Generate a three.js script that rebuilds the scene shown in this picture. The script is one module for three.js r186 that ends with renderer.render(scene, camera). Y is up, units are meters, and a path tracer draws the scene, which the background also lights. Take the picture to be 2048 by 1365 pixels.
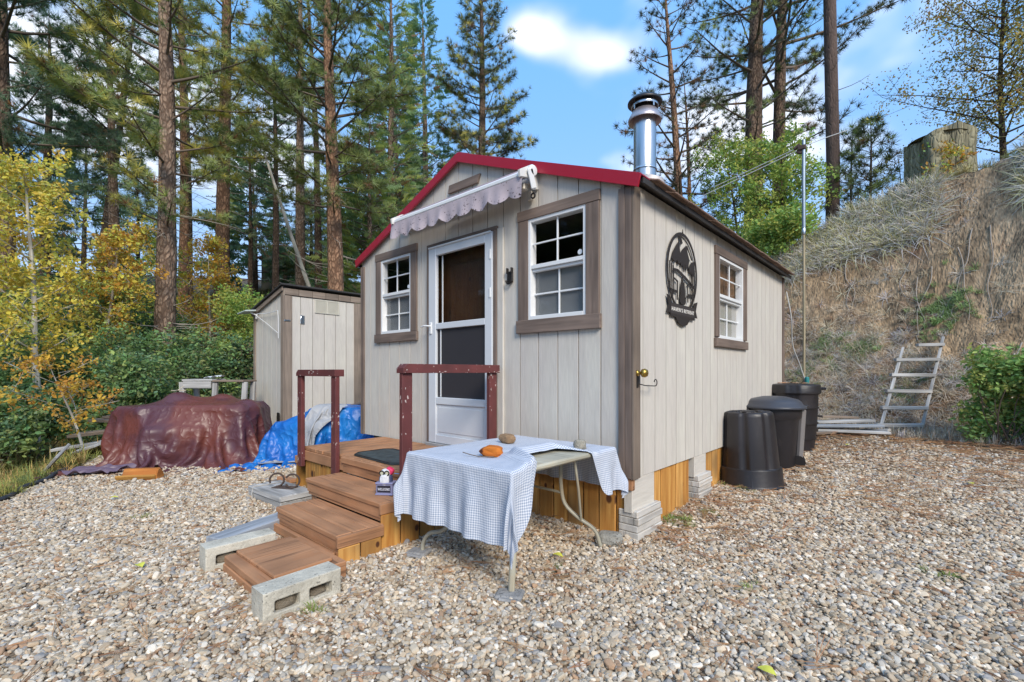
import * as THREE from 'three';
import { mergeGeometries } from 'three/addons/utils/BufferGeometryUtils.js';

// ---------- camera, sky, sun, exposure ----------
const scene = new THREE.Scene();
const renderer = new THREE.WebGLRenderer({ antialias: true });
renderer.setSize(1024, 682);
renderer.toneMapping = THREE.LinearToneMapping;
renderer.toneMappingExposure = 1.95;
renderer.shadowMap.enabled = true;
const camera = new THREE.PerspectiveCamera(72.41, 1024 / 682, 0.05, 600);
camera.position.set(1.586, 1.216, 3.036);
camera.rotation.set(0, 0.7347, 0);
camera.setViewOffset(2048, 1365, 0, -61, 2048, 1365);     // lens shifted upwards, verticals stay vertical
scene.add(camera);

const SUN = new THREE.Vector3(0.80, 0.66, 0.44).normalize();
const sun = new THREE.DirectionalLight(new THREE.Color(1.0, 0.92, 0.80), 1.95);
sun.position.copy(SUN).multiplyScalar(60);
sun.castShadow = true;
sun.shadow.radius = 44;
sun.shadow.mapSize.set(2048, 2048);
Object.assign(sun.shadow.camera, { left: -30, right: 30, top: 30, bottom: -30, near: 1, far: 140 });
scene.add(sun, sun.target);

// ---------- numbers ----------
function rng(seed) { let s = seed >>> 0; return () => { s = (s + 0x6d2b79f5) | 0; let t = Math.imul(s ^ (s >>> 15), 1 | s); t = (t + Math.imul(t ^ (t >>> 7), 61 | t)) ^ t; return ((t ^ (t >>> 14)) >>> 0) / 4294967296; }; }
const R0 = rng(11);
const rr = (a, b, r = R0) => a + (b - a) * r();
const clamp = (x, a = 0, b = 1) => Math.min(b, Math.max(a, x));
const lerp = (a, b, t) => a + (b - a) * t;
const sstep = (a, b, x) => { const t = clamp((x - a) / (b - a)); return t * t * (3 - 2 * t); };
function h3(x, y, z) { let h = Math.imul(x, 374761393) ^ Math.imul(y, 668265263) ^ Math.imul(z, 2147483629); h = Math.imul(h ^ (h >>> 13), 1274126177); h ^= h >>> 16; return (h >>> 0) / 4294967296; }
function vn(x, y, z = 0, px = 0, py = 0) {             // value noise, tileable when px, py are given
  const ix = Math.floor(x), iy = Math.floor(y), iz = Math.floor(z), fx = x - ix, fy = y - iy, fz = z - iz;
  const u = fx * fx * (3 - 2 * fx), v = fy * fy * (3 - 2 * fy), w = fz * fz * (3 - 2 * fz);
  const mx = (a) => (px ? ((a % px) + px) % px : a), my = (a) => (py ? ((a % py) + py) % py : a);
  const x0 = mx(ix), x1 = mx(ix + 1), y0 = my(iy), y1 = my(iy + 1);
  const l = (k) => lerp(lerp(h3(x0, y0, k), h3(x1, y0, k), u), lerp(h3(x0, y1, k), h3(x1, y1, k), u), v);
  return w === 0 ? l(iz) : lerp(l(iz), l(iz + 1), w);
}
function fbm(x, y, z = 0, o = 4, px = 0, py = 0) { let s = 0, a = 0.5, n = 0; for (let i = 0; i < o; i++) { s += a * vn(x, y, z + i * 7, px, py); n += a; a *= 0.5; x *= 2; y *= 2; px *= 2; py *= 2; } return s / n; }

const CLX = 3.1, CLZ = 8.7;
{ // the sky: blue air paling to the horizon, broken fair-weather cloud
  const W = 1280, H = 640, d = new Float32Array(W * H * 4);
  const puffs = [[-0.53, 0.588, -0.612, 0.05, 0.5], [-0.492, 0.575, -0.655, 0.06, 0.55], [-0.442, 0.557, -0.702, 0.05, 0.42], [-0.402, 0.55, -0.727, 0.04, 0.3], [-0.905, 0.423, -0.05, 0.07, 0.5], [-0.93, 0.38, -0.1, 0.09, 0.4], [-0.231, 0.40, -0.857, 0.12, 0.3], [-0.05, 0.27, -0.946, 0.16, 0.4], [-0.456, 0.30, -0.801, 0.1, 0.25]];
  for (let j = 0; j < H; j++) for (let i = 0; i < W; i++) {
    const up = ((j + 0.5) / H - 0.5) * Math.PI, az = ((i + 0.5) / W - 0.5) * 2 * Math.PI;
    const y = Math.sin(up), x = Math.cos(az) * Math.cos(up), z = Math.sin(az) * Math.cos(up);
    const e = Math.max(0, y), g = Math.pow(1 - e, 3.2);
    let c = [lerp(0.105, 0.42, g), lerp(0.285, 0.52, g), lerp(0.58, 0.68, g)];
    const k = 1 / (e + 0.22), cx = x * k, cz = z * k;
    let f = fbm(cx * 1.35 + CLX, cz * 1.35 + CLZ, 0.5, 5);
    const fine = fbm(cx * 7 + 1, cz * 7, 4.5, 4);
    let cov = (f - 0.55) * 4.2 - 0.55 * (1 - sstep(0.16, 0.42, e));
    for (const p of puffs) { const dd = (x - p[0]) ** 2 + ((y - p[1]) * 1.5) ** 2 + (z - p[2]) ** 2; cov += p[4] * 2.4 * Math.exp(-dd / (p[3] * p[3])) ; }
    const a = sstep(0.0, 1.15, cov + (fine - 0.5) * 1.9) * 0.9;
    const lit = 0.5 + 0.45 * fine + 0.1 * sstep(0.2, 1, cov);
    c = [lerp(c[0], 0.80 * lit, a), lerp(c[1], 0.83 * lit, a), lerp(c[2], 0.90 * lit, a)];
    if (y < 0) { const m = sstep(0, -0.1, y); c = [lerp(c[0], 0.12, m), lerp(c[1], 0.115, m), lerp(c[2], 0.09, m)]; }
    d.set([c[0], c[1], c[2], 1], (j * W + i) * 4);
  }
  const t = new THREE.DataTexture(d, W, H, THREE.RGBAFormat, THREE.FloatType);
  t.mapping = THREE.EquirectangularReflectionMapping; t.magFilter = THREE.LinearFilter; t.needsUpdate = true;
  scene.background = t; scene.environment = t;
}

// ---------- textures (tile given in metres) ----------
function tex(n, tile, fn, srgb = true) {
  const d = new Uint8Array(n * n * 4);
  for (let j = 0; j < n; j++) for (let i = 0; i < n; i++) {
    const v = fn(i / n, j / n), o = (j * n + i) * 4;
    if (typeof v === 'number') d[o] = d[o + 1] = d[o + 2] = clamp(v) * 255; else { d[o] = clamp(v[0]) * 255; d[o + 1] = clamp(v[1]) * 255; d[o + 2] = clamp(v[2]) * 255; }
    d[o + 3] = 255;
  }
  const t = new THREE.DataTexture(d, n, n);
  t.wrapS = t.wrapT = THREE.RepeatWrapping; t.magFilter = THREE.LinearFilter; t.minFilter = THREE.LinearMipmapLinearFilter; t.generateMipmaps = true;
  if (srgb) t.colorSpace = THREE.SRGBColorSpace;
  t.repeat.set(1 / tile, 1 / tile); t.needsUpdate = true;
  return t;
}
const mix3 = (a, b, t) => [lerp(a[0], b[0], t), lerp(a[1], b[1], t), lerp(a[2], b[2], t)];
const grainAt = (u, v, s = 0) => 0.55 * fbm(u * 48, v * 3, s, 3, 48, 3) + 0.45 * fbm((u + 0.04 * vn(u * 4, v * 2, s + 3, 4, 2)) * 16, v * 2, s + 9, 3, 16, 2);
const TX = {
  grain: tex(512, 1, (u, v) => { const g = grainAt(u, v), m = fbm(u * 3, v * 3, 5, 3, 3, 3); return 0.68 + 0.42 * (g - 0.5) + 0.3 * (m - 0.5) + 0.1; }),
  grainB: tex(512, 1, (u, v) => grainAt(u, v), false),
  siding: tex(512, 0.9, (u, v) => { const g = fbm(u * 90, v * 9, 2, 2, 90, 9), s = fbm(u * 5, v * 2, 7, 4, 5, 2), st = fbm(u * 26, v * 1, 17, 3, 26, 1); const k = 0.955 + 0.07 * (g - 0.5) + 0.09 * (s - 0.5) + 0.03 * (st - 0.5); return [k, k * (0.995 + 0.02 * (s - 0.5)), k * 0.985]; }),
  sidingB: tex(512, 0.9, (u, v) => 0.6 * fbm(u * 70, v * 12, 2, 3, 70, 12) + 0.4 * fbm(u * 30, v * 2, 8, 3, 30, 2), false),
  cedar: tex(512, 1, (u, v) => {
    const g = grainAt(u, v, 3), m = fbm(u * 2, v * 2, 11, 4, 2, 2); let k = 0;
    for (const [a, b, r] of [[0.2, 0.3, 0.022], [0.62, 0.72, 0.028], [0.85, 0.15, 0.018], [0.4, 0.85, 0.016], [0.08, 0.65, 0.02], [0.52, 0.12, 0.015]]) { const q = Math.hypot((u - a) * 1.15, (v - b) * 0.8) / r; k = Math.max(k, 1 - sstep(0.6, 1.3, q)); }
    let c = mix3([0.86, 0.66, 0.37], [0.68, 0.45, 0.2], clamp((g - 0.35) * 2.2)); c = mix3(c, [0.52, 0.40, 0.26], clamp((m - 0.5) * 2.6)); return mix3(c, [0.26, 0.13, 0.06], k * 0.85);
  }),
  weather: tex(512, 1, (u, v) => { const g = grainAt(u, v, 21), m = fbm(u * 4, v * 2, 31, 4, 4, 2); const k = 0.72 + 0.6 * (g - 0.5) + 0.35 * (m - 0.5); return [k, k * 0.99, k * 0.98]; }),
  paint: tex(512, 1, (u, v) => { const g = grainAt(u, v, 41), m = fbm(u * 5, v * 5, 44, 4, 5, 5), w = sstep(0.62, 0.72, fbm(u * 20, v * 5, 48, 3, 20, 5)); let k = 0.9 + 0.22 * (g - 0.5) + 0.26 * (m - 0.5); const cr = sstep(0.66, 0.8, fbm(u * 64, v * 2, 52, 2, 64, 2)) * 0.2; return mix3([k - cr, k - cr, k - cr], [0.95, 0.88, 0.8], w * 0.3); }),
  chips: tex(512, 0.6, (u, v) => { const m = fbm(u * 6, v * 6, 3, 3, 6, 6), c = fbm(u * 34, v * 20, 61, 3, 34, 20), z = fbm(u * 3, v * 4, 66, 3, 3, 4); const w = sstep(0.775, 0.795, c + 0.26 * (z - 0.5)); return mix3([0.40 + 0.12 * (m - 0.5), 0.205 + 0.05 * (m - 0.5), 0.2 + 0.05 * (m - 0.5)], [0.75, 0.69, 0.66], w); }),
  concrete: tex(512, 0.6, (u, v) => { const a = fbm(u * 6, v * 6, 1, 4, 6, 6), b = vn(u * 160, v * 160, 5, 160, 160), p = sstep(0.77, 0.85, fbm(u * 50, v * 50, 8, 2, 50, 50)); const k = 0.8 + 0.3 * (a - 0.5) + 0.1 * (b - 0.5) - p * 0.25; return [k, k * 0.985, k * 0.95]; }),
  speck: tex(512, 1, (u, v) => fbm(u * 60, v * 60, 3, 4, 60, 60), false),
  soft: tex(512, 1, (u, v) => fbm(u * 8, v * 8, 9, 5, 8, 8), false),
  crease: tex(512, 0.9, (u, v) => { const w = 0.06 * (fbm(u * 3, v * 3, 2, 3, 3, 3) - 0.5), r1 = 1 - Math.abs(2 * fbm((u + w) * 5, (v + w) * 5, 3, 2, 5, 5) - 1), r2 = 1 - Math.abs(2 * fbm(u * 11, v * 11, 13, 2, 11, 11) - 1); return 0.65 * r1 ** 3 + 0.4 * r2 ** 3; }, false),
  bark: null, barkB: null,
};
function cellTex() {                                    // pine bark: long plates parted by dark furrows
  const n = 512, nx = 10, ny = 6, P = [];
  for (let j = 0; j < ny; j++) for (let i = 0; i < nx; i++) P.push([(i + h3(i, j, 91)) / nx, (j + h3(i, j, 92)) / ny, h3(i, j, 93)]);
  const at = (u, v) => {
    const uu = u + 0.03 * (fbm(u * 12, v * 6, 71, 3, 12, 6) - 0.5), vv = v + 0.05 * (fbm(u * 12, v * 6, 75, 3, 12, 6) - 0.5); let a = 9, b = 9, id = 0;
    for (const p of P) { let dx = Math.abs(uu - p[0]), dy = Math.abs(vv - p[1]); dx = Math.min(dx, 1 - dx); dy = Math.min(dy, 1 - dy); const q = Math.hypot(dx * nx, dy * ny * 0.55); if (q < a) { b = a; a = q; id = p[2]; } else if (q < b) b = q; }
    return [sstep(-0.06, 0.3, b - a), id];
  };
  const F = new Float32Array(n * n * 2);
  for (let j = 0; j < n; j++) for (let i = 0; i < n; i++) { const [e, id] = at(i / n, j / n); F[(j * n + i) * 2] = e; F[(j * n + i) * 2 + 1] = id; }
  const g = (u, v) => { const o = (Math.floor(v * n) * n + Math.floor(u * n)) * 2; return [F[o], F[o + 1]]; };
  TX.bark = tex(n, 1, (u, v) => { const [e, id] = g(u, v), f = fbm(u * 40, v * 24, 81, 3, 40, 24); const k = 0.62 + 0.3 * (id - 0.5) + 0.5 * (f - 0.5); return mix3([0.46, 0.40, 0.36], [k, k * 0.93, k * 0.87], e); });
  TX.barkB = tex(n, 1, (u, v) => { const [e, id] = g(u, v); return e * (0.7 + 0.3 * id) + 0.2 * fbm(u * 40, v * 24, 81, 3, 40, 24); }, false);
}
cellTex();

const L = (r, g, b) => new THREE.Color().setRGB(r, g, b);
function M(color, o = {}) { const m = new THREE.MeshStandardMaterial({ color, roughness: 0.85, metalness: 0, ...o }); return m; }
const MAT = {
  siding: M(L(0.66, 0.615, 0.55), { map: TX.siding, bumpMap: TX.sidingB, bumpScale: 0.0018, roughness: 0.8 }),
  trim: M(L(0.29, 0.21, 0.165), { map: TX.grain, bumpMap: TX.grainB, bumpScale: 0.003, roughness: 0.75 }),
  dark: M(L(0.03, 0.027, 0.024)),
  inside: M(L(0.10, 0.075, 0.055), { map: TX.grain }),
  cedar: M(L(0.95, 0.92, 0.85), { map: TX.cedar, bumpMap: TX.grainB, bumpScale: 0.003, roughness: 0.72 }),
  cedarB: M(L(0.82, 0.74, 0.60), { map: TX.cedar, bumpMap: TX.grainB, bumpScale: 0.003, roughness: 0.75 }),
  cedarC: M(L(1.0, 1.0, 1.0), { map: TX.cedar, bumpMap: TX.grainB, bumpScale: 0.003, roughness: 0.7 }),
  grooveShade: M(L(0.07, 0.056, 0.045)),  // wall backing behind the boards, darkened to paint in the shadow of the gaps
  oldCedar: M(L(0.66, 0.62, 0.5), { map: TX.cedar, bumpMap: TX.grainB, bumpScale: 0.004, roughness: 0.9 }),
  deck: M(L(0.50, 0.245, 0.12), { map: TX.paint, bumpMap: TX.grainB, bumpScale: 0.003, roughness: 0.72 }),
  rail: M(L(0.95, 0.95, 0.95), { map: TX.chips, bumpMap: TX.grainB, bumpScale: 0.003, roughness: 0.65 }),
  white: M(L(0.80, 0.80, 0.79), { roughness: 0.38 }),
  doorWhite: M(L(0.66, 0.68, 0.70), { roughness: 0.33 }),
  red: M(L(0.36, 0.012, 0.03), { roughness: 0.34, metalness: 0.0 }),
  steel: M(L(0.62, 0.64, 0.66), { roughness: 0.28, metalness: 1 }),
  blackMetal: M(L(0.035, 0.03, 0.028), { roughness: 0.55, metalness: 0.6 }),
  rust: M(L(0.075, 0.05, 0.04), { roughness: 0.85, bumpMap: TX.speck, bumpScale: 0.002 }),
  concrete: M(L(0.80, 0.76, 0.67), { map: TX.concrete, bumpMap: TX.speck, bumpScale: 0.004, roughness: 0.95 }),
  grey: M(L(0.74, 0.73, 0.71), { map: TX.weather, bumpMap: TX.grainB, bumpScale: 0.004, roughness: 0.92 }),
  greyBlue: M(L(0.60, 0.66, 0.74), { map: TX.weather, bumpMap: TX.grainB, bumpScale: 0.003, roughness: 0.9 }),
  brownOld: M(L(0.40, 0.31, 0.24), { map: TX.weather, bumpMap: TX.grainB, bumpScale: 0.005, roughness: 0.95 }),
  glass: new THREE.MeshPhysicalMaterial({ color: 0xffffff, transmission: 1, thickness: 0, roughness: 0.02, ior: 1.5 }),
  bark: M(L(0.62, 0.50, 0.41), { map: TX.bark, bumpMap: TX.barkB, bumpScale: 0.016, roughness: 0.95 }),
  barkRed: M(L(0.66, 0.44, 0.30), { map: TX.bark, bumpMap: TX.barkB, bumpScale: 0.015, roughness: 0.95 }),
  barkDark: M(L(0.36, 0.28, 0.22), { map: TX.bark, bumpMap: TX.barkB, bumpScale: 0.016, roughness: 0.95 }),
  twig: M(L(0.16, 0.12, 0.09), { roughness: 0.95 }),
  deadTwig: M(L(0.36, 0.31, 0.26), { roughness: 0.95 }),
  aspen: M(L(0.85, 0.80, 0.70), { map: TX.weather, roughness: 0.9 }),
};

// ---------- objects ----------
const taken = {};
const numbered = (n) => { taken[n] = (taken[n] ?? -1) + 1; return taken[n] ? n + '_' + String(taken[n]).padStart(3, '0') : n; };
function shade(m) { m.castShadow = m.receiveShadow = true; return m; }
function thing(name, label, category, pos = [0, 0, 0], ry = 0, group) {
  const o = new THREE.Group(); o.name = numbered(name); o.position.set(...pos); o.rotation.y = ry; o.userData = { label, category }; if (group) o.userData.group = group; scene.add(o); return o;
}
function part(parent, name, geo, mat, label) { const m = shade(new THREE.Mesh(geo, mat)); m.name = name; if (label) m.userData.label = label; parent.add(m); return m; }
function solo(name, label, category, geo, mat, pos = [0, 0, 0], ry = 0, group) { const m = shade(new THREE.Mesh(geo, mat)); m.name = numbered(name); m.position.set(...pos); m.rotation.y = ry; m.userData = { label, category }; if (group) m.userData.group = group; scene.add(m); return m; }
function struct(name, geo, mat, kind = 'structure') { const m = shade(new THREE.Mesh(geo, mat)); m.name = numbered(name); m.userData = { kind }; scene.add(m); return m; }
function swarm(parent, name, geo, mat, list, extra) {     // list of {p, q, s, c}
  const m = shade(new THREE.InstancedMesh(geo, mat, list.length)); m.name = parent === scene ? numbered(name) : name; const A = new THREE.Matrix4(), S = new THREE.Vector3();
  list.forEach((e, i) => { if (typeof e.s === 'number') S.set(e.s, e.s, e.s); else S.set(...e.s); A.compose(e.p, e.q, S); m.setMatrixAt(i, A); if (e.c) m.setColorAt(i, e.c); });
  m.userData = { kind: 'stuff', ...extra }; parent.add(m); return m;
}
const V = (x, y, z) => new THREE.Vector3(x, y, z);
const Q = (x, y, z) => new THREE.Quaternion().setFromEuler(new THREE.Euler(x, y, z));

// ---------- geometry ----------
function uvm(g, grain = 1, ou = R0() * 5, ov = R0() * 5) {  // uv in metres by face direction; v follows the grain axis (0 x, 1 y, 2 z)
  if (g.index) g = g.toNonIndexed();
  const p = g.attributes.position, uv = new Float32Array(p.count * 2), a = V(), b = V(), c = V(), n = V();
  for (let i = 0; i < p.count; i += 3) {
    a.fromBufferAttribute(p, i); b.fromBufferAttribute(p, i + 1); c.fromBufferAttribute(p, i + 2);
    n.copy(b).sub(a).cross(c.clone().sub(a)); const m = [Math.abs(n.x), Math.abs(n.y), Math.abs(n.z)], k = m.indexOf(Math.max(...m));
    const ax = [0, 1, 2].filter((q) => q !== k); let vi = ax.includes(grain) ? grain : ax[1]; const ui = ax.find((q) => q !== vi);
    for (let j = 0; j < 3; j++) { uv[(i + j) * 2] = p.getComponent(i + j, ui) + ou; uv[(i + j) * 2 + 1] = p.getComponent(i + j, vi) + ov; }
  }
  g.setAttribute('uv', new THREE.BufferAttribute(uv, 2)); return g;
}
function cbox(w, h, d, c = 0.004, grain = -1) {             // box with chamfered edges, 44 triangles
  const X = w / 2, Y = h / 2, Z = d / 2; c = Math.min(c, X * 0.8, Y * 0.8, Z * 0.8);
  const pos = [], f = (a, b, d2, e) => { for (const q of e ? [a, b, d2, a, d2, e] : [a, b, d2]) pos.push(...q); };
  const px = (sx, sy, sz) => [sx * X, sy * (Y - c), sz * (Z - c)], py = (sx, sy, sz) => [sx * (X - c), sy * Y, sz * (Z - c)], pz = (sx, sy, sz) => [sx * (X - c), sy * (Y - c), sz * Z];
  const quad = (a, b, d2, e, n) => { const u = V(...b).sub(V(...a)), v = V(...d2).sub(V(...a)); if (u.cross(v).dot(n) < 0) f(a, e, d2, b); else f(a, b, d2, e); };
  for (const s of [-1, 1]) { quad(px(s, -1, -1), px(s, 1, -1), px(s, 1, 1), px(s, -1, 1), V(s, 0, 0)); quad(py(-1, s, -1), py(1, s, -1), py(1, s, 1), py(-1, s, 1), V(0, s, 0)); quad(pz(-1, -1, s), pz(1, -1, s), pz(1, 1, s), pz(-1, 1, s), V(0, 0, s)); }
  for (const a of [-1, 1]) for (const b of [-1, 1]) {
    quad(px(a, b, -1), px(a, b, 1), py(a, b, 1), py(a, b, -1), V(a, b, 0)); quad(px(a, -1, b), px(a, 1, b), pz(a, 1, b), pz(a, -1, b), V(a, 0, b)); quad(py(-1, a, b), py(1, a, b), pz(1, a, b), pz(-1, a, b), V(0, a, b));
    for (const s of [-1, 1]) { const A = px(a, b, s), B = py(a, b, s), C = pz(a, b, s); const n = V(...B).sub(V(...A)).cross(V(...C).sub(V(...A))); if (n.dot(V(a, b, s)) < 0) f(A, C, B); else f(A, B, C); }
  }
  let g = new THREE.BufferGeometry(); g.setAttribute('position', new THREE.Float32BufferAttribute(pos, 3)); g.computeVertexNormals();
  if (grain < 0) grain = h >= w && h >= d ? 1 : w >= d ? 0 : 2;
  return uvm(g, grain);
}
function put(g, x, y, z, rx = 0, ry = 0, rz = 0) { return g.applyMatrix4(new THREE.Matrix4().makeRotationFromEuler(new THREE.Euler(rx, ry, rz)).setPosition(x, y, z)); }
function bx(x0, x1, y0, y1, z0, z1, c, grain) { return put(cbox(x1 - x0, y1 - y0, z1 - z0, c, grain), (x0 + x1) / 2, (y0 + y1) / 2, (z0 + z1) / 2); }
function merge(list) { return mergeGeometries(list.map((g) => { const q = g.index ? g.toNonIndexed() : g; for (const k of Object.keys(q.attributes)) if (!['position', 'normal', 'uv'].includes(k)) q.deleteAttribute(k); return q; })); }
function tube(pts, rad, seg = 6, cap = true) {            // tapered tube through points; rad is a number or function of t; smooth normals
  const n = pts.length, pos = [], uv = [], idx = []; const T = V(), N = V(), B = V(); let len = 0, up = V(0, 1, 0);
  for (let i = 0; i < n; i++) {
    const a = pts[Math.max(0, i - 1)], b = pts[Math.min(n - 1, i + 1)]; T.copy(b).sub(a).normalize(); if (i) len += pts[i].distanceTo(pts[i - 1]);
    if (i === 0) { up = Math.abs(T.y) > 0.9 ? V(1, 0, 0) : V(0, 1, 0); N.copy(up).cross(T).normalize(); } else N.addScaledVector(T, -N.dot(T)).normalize(); B.copy(T).cross(N);
    const r = typeof rad === 'number' ? rad : rad(i / (n - 1));
    for (let k = 0; k <= seg; k++) { const a2 = (k / seg) * Math.PI * 2, c = Math.cos(a2), s = Math.sin(a2); pos.push(pts[i].x + (N.x * c + B.x * s) * r, pts[i].y + (N.y * c + B.y * s) * r, pts[i].z + (N.z * c + B.z * s) * r); uv.push((k / seg) * Math.max(0.02, r) * 6.28, len); }
  }
  for (let i = 0; i < n - 1; i++) for (let k = 0; k < seg; k++) { const a = i * (seg + 1) + k, b = a + seg + 1; idx.push(a, a + 1, b, b, a + 1, b + 1); }
  if (cap) for (const [row, flip] of [[0, 1], [n - 1, 0]]) { const c = pos.length / 3; pos.push(pts[row].x, pts[row].y, pts[row].z); uv.push(0, 0); for (let k = 0; k < seg; k++) { const a = row * (seg + 1) + k; flip ? idx.push(c, a + 1, a) : idx.push(c, a, a + 1); } }
  const g = new THREE.BufferGeometry(); g.setAttribute('position', new THREE.Float32BufferAttribute(pos, 3)); g.setAttribute('uv', new THREE.Float32BufferAttribute(uv, 2)); g.setIndex(idx); g.computeVertexNormals(); return g;
}
function lathe(prof, seg = 40) { return new THREE.LatheGeometry(prof.map(([r, y]) => new THREE.Vector2(r, y)), seg); }
function prism(poly, depth, bevel = 0) { const s = new THREE.Shape(poly.map(([x, y]) => new THREE.Vector2(x, y))); return new THREE.ExtrudeGeometry(s, { depth, bevelEnabled: bevel > 0, bevelSize: bevel, bevelThickness: bevel, bevelSegments: 1, curveSegments: 8 }); }
function grid(nu, nv, fn) {                               // surface fn(u,v) -> Vector3
  const pos = [], uv = [], idx = [];
  for (let j = 0; j <= nv; j++) for (let i = 0; i <= nu; i++) { const p = fn(i / nu, j / nv); pos.push(p.x, p.y, p.z); uv.push(p.u ?? i / nu, p.v ?? j / nv); }
  for (let j = 0; j < nv; j++) for (let i = 0; i < nu; i++) { const a = j * (nu + 1) + i, b = a + nu + 1; idx.push(a, b, a + 1, a + 1, b, b + 1); }
  const g = new THREE.BufferGeometry(); g.setAttribute('position', new THREE.Float32BufferAttribute(pos, 3)); g.setAttribute('uv', new THREE.Float32BufferAttribute(uv, 2)); g.setIndex(idx); g.computeVertexNormals(); return g;
}
function rock(rx, ry, rz, seed, detail = 3, rough = 0.35) {
  const g = new THREE.IcosahedronGeometry(1, detail), p = g.attributes.position;
  for (let i = 0; i < p.count; i++) { const v = V().fromBufferAttribute(p, i); let k = 1 + rough * (fbm(v.x * 1.3 + seed * 9.1 + 50, v.y * 1.3 + 50, v.z * 1.3 + seed + 50, 4) - 0.5) * 2; const q = 0.72; v.set(Math.sign(v.x) * Math.abs(v.x) ** q, Math.sign(v.y) * Math.abs(v.y) ** q, Math.sign(v.z) * Math.abs(v.z) ** q).multiplyScalar(k); p.setXYZ(i, v.x * rx, v.y * ry, v.z * rz); }
  g.computeVertexNormals(); return g;
}
// ---------- terrain ----------
const bankBase = (x) => -6.6 - 0.35 * Math.sin(x * 0.9 + 1) * 0.5 + 0.12 * Math.max(0, x - 2.5) ** 1.6;
const bankTop = (x) => 4.22 + 1.25 * (1 - Math.exp(-Math.max(-3, x + 0.8) / 2.2)) - 0.42;
function padEdge(x, z) {                                  // metres inside the gravel pad's outer edge (positive on the pad)
  const d = (x + 4.84) * 0.372 - (z - 3.01) * 0.928;      // the straight edge on the left of the picture
  const w = x + 8.9 + 0.3 * Math.sin(z * 1.7);
  return Math.min(d + 0.12 * (vn(x * 1.5 + 30, z * 1.5 + 30) - 0.5), w);
}
function ground(x, z) {
  let y = 0.042 * Math.min(10, Math.max(0, -z)) * sstep(-8, -2, x);
  const e = padEdge(x, z);
  if (e < 0) y -= 0.32 * sstep(0, 0.9, -e) + 0.35 * sstep(1, 6, -e) * sstep(-12, -6, x);
  const s1 = (-x - 7.5) * 0.8 - z * 0.6;
  if (s1 > 1) y += 0.30 * (s1 - 1) * sstep(1, 4, s1) * (s1 > 30 ? 30 / s1 : 1);
  const zb = bankBase(x), s2 = zb - z;
  if (s2 > 0) {
    const k = sstep(-11, -5, x), rise = bankTop(x) - 0.27;
    const t = clamp(s2 / 2.65), prof = Math.min(1, 0.55 * t + 0.45 * t ** 2.0 + 0.06 * Math.sin(t * 9) * t * (1 - t));
    let b = rise * prof - 0.03 * Math.max(0, s2 - 2.65);
    b += (fbm(x * 0.9 + 9, z * 0.9 + 9, 3, 4) - 0.5) * 0.75 * sstep(0, 0.6, s2) * (1 - 0.55 * sstep(2.6, 3.6, s2)) + ((fbm(x * 4 + 9, z * 4 + 5, 6, 3) - 0.5) * 0.3 + (fbm(x * 11 + 9, z * 11 + 5, 16, 2) - 0.5) * 0.1) * sstep(0, 0.6, s2);
    y += b * k;
  }
  y += (fbm(x * 1.1 + 70, z * 1.1 + 70, 1, 3) - 0.5) * (e < 0 || z < -4.5 ? 0.16 : 0.03) * sstep(0, 1, Math.max(-e, -z - 4.5, 0.25));
  return y;
}
{
  const N = 300, S = (t, c, near, far) => { const q = t * 2 - 1; return c + near * q + far * Math.sign(q) * Math.abs(q) ** 5; };
  const g = grid(N, N, (u, v) => { const x = S(u, -1.5, 14, 130), z = S(v, -4, 12, 130), p = V(x, ground(x, z), z); p.u = x; p.v = z; return p; });
  const P = g.attributes.position, col = new Float32Array(P.count * 3);
  for (let i = 0; i < P.count; i++) {
    const x = P.getX(i), z = P.getZ(i), s2 = bankBase(x) - z, n = fbm(x * 1.3 + 20, z * 1.3 + 20, 2, 4), n2 = fbm(x * 5 + 20, z * 5 + 20, 8, 3);
    const face = sstep(0.5, 1.0, s2 + (n - 0.5) * 1.2) * (1 - sstep(2.5, 3.1, s2 + (n2 - 0.5) * 0.6)) * sstep(-7, -5, x);
    let c = mix3([0.27, 0.18, 0.11], [0.34, 0.25, 0.16], n2);                      // needle litter
    c = mix3(c, mix3([0.66, 0.51, 0.35], [0.52, 0.38, 0.24], sstep(0.35, 0.65, n)), face);   // bare bank soil
    const red = sstep(0.45, 0.1, Math.hypot((x - 1.45) * 0.8, (z + 9.15) * 1.3) + (n2 - 0.5) * 0.5); c = mix3(c, [0.30, 0.11, 0.055], red);   // torn red rotten wood under the stump
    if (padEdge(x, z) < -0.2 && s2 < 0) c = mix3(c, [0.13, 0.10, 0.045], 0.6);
    col.set(c, i * 3);
  }
  g.setAttribute('color', new THREE.BufferAttribute(col, 3));
  const soil = tex(512, 1.7, (u, v) => { const a = fbm(u * 9, v * 9, 3, 5, 9, 9), b = fbm(u * 70, v * 70, 8, 2, 70, 70), k = 0.74 + 0.6 * (a - 0.5) + 0.4 * (b - 0.5); return [k, k * 0.97, k * 0.93]; });
  const soilB = tex(512, 1.7, (u, v) => 0.6 * fbm(u * 14, v * 14, 3, 5, 14, 14) + 0.4 * fbm(u * 80, v * 80, 8, 2, 80, 80), false);
  struct('ground', g, new THREE.MeshStandardMaterial({ vertexColors: true, map: soil, bumpMap: soilB, bumpScale: 0.05, roughness: 1 }));
}
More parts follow.
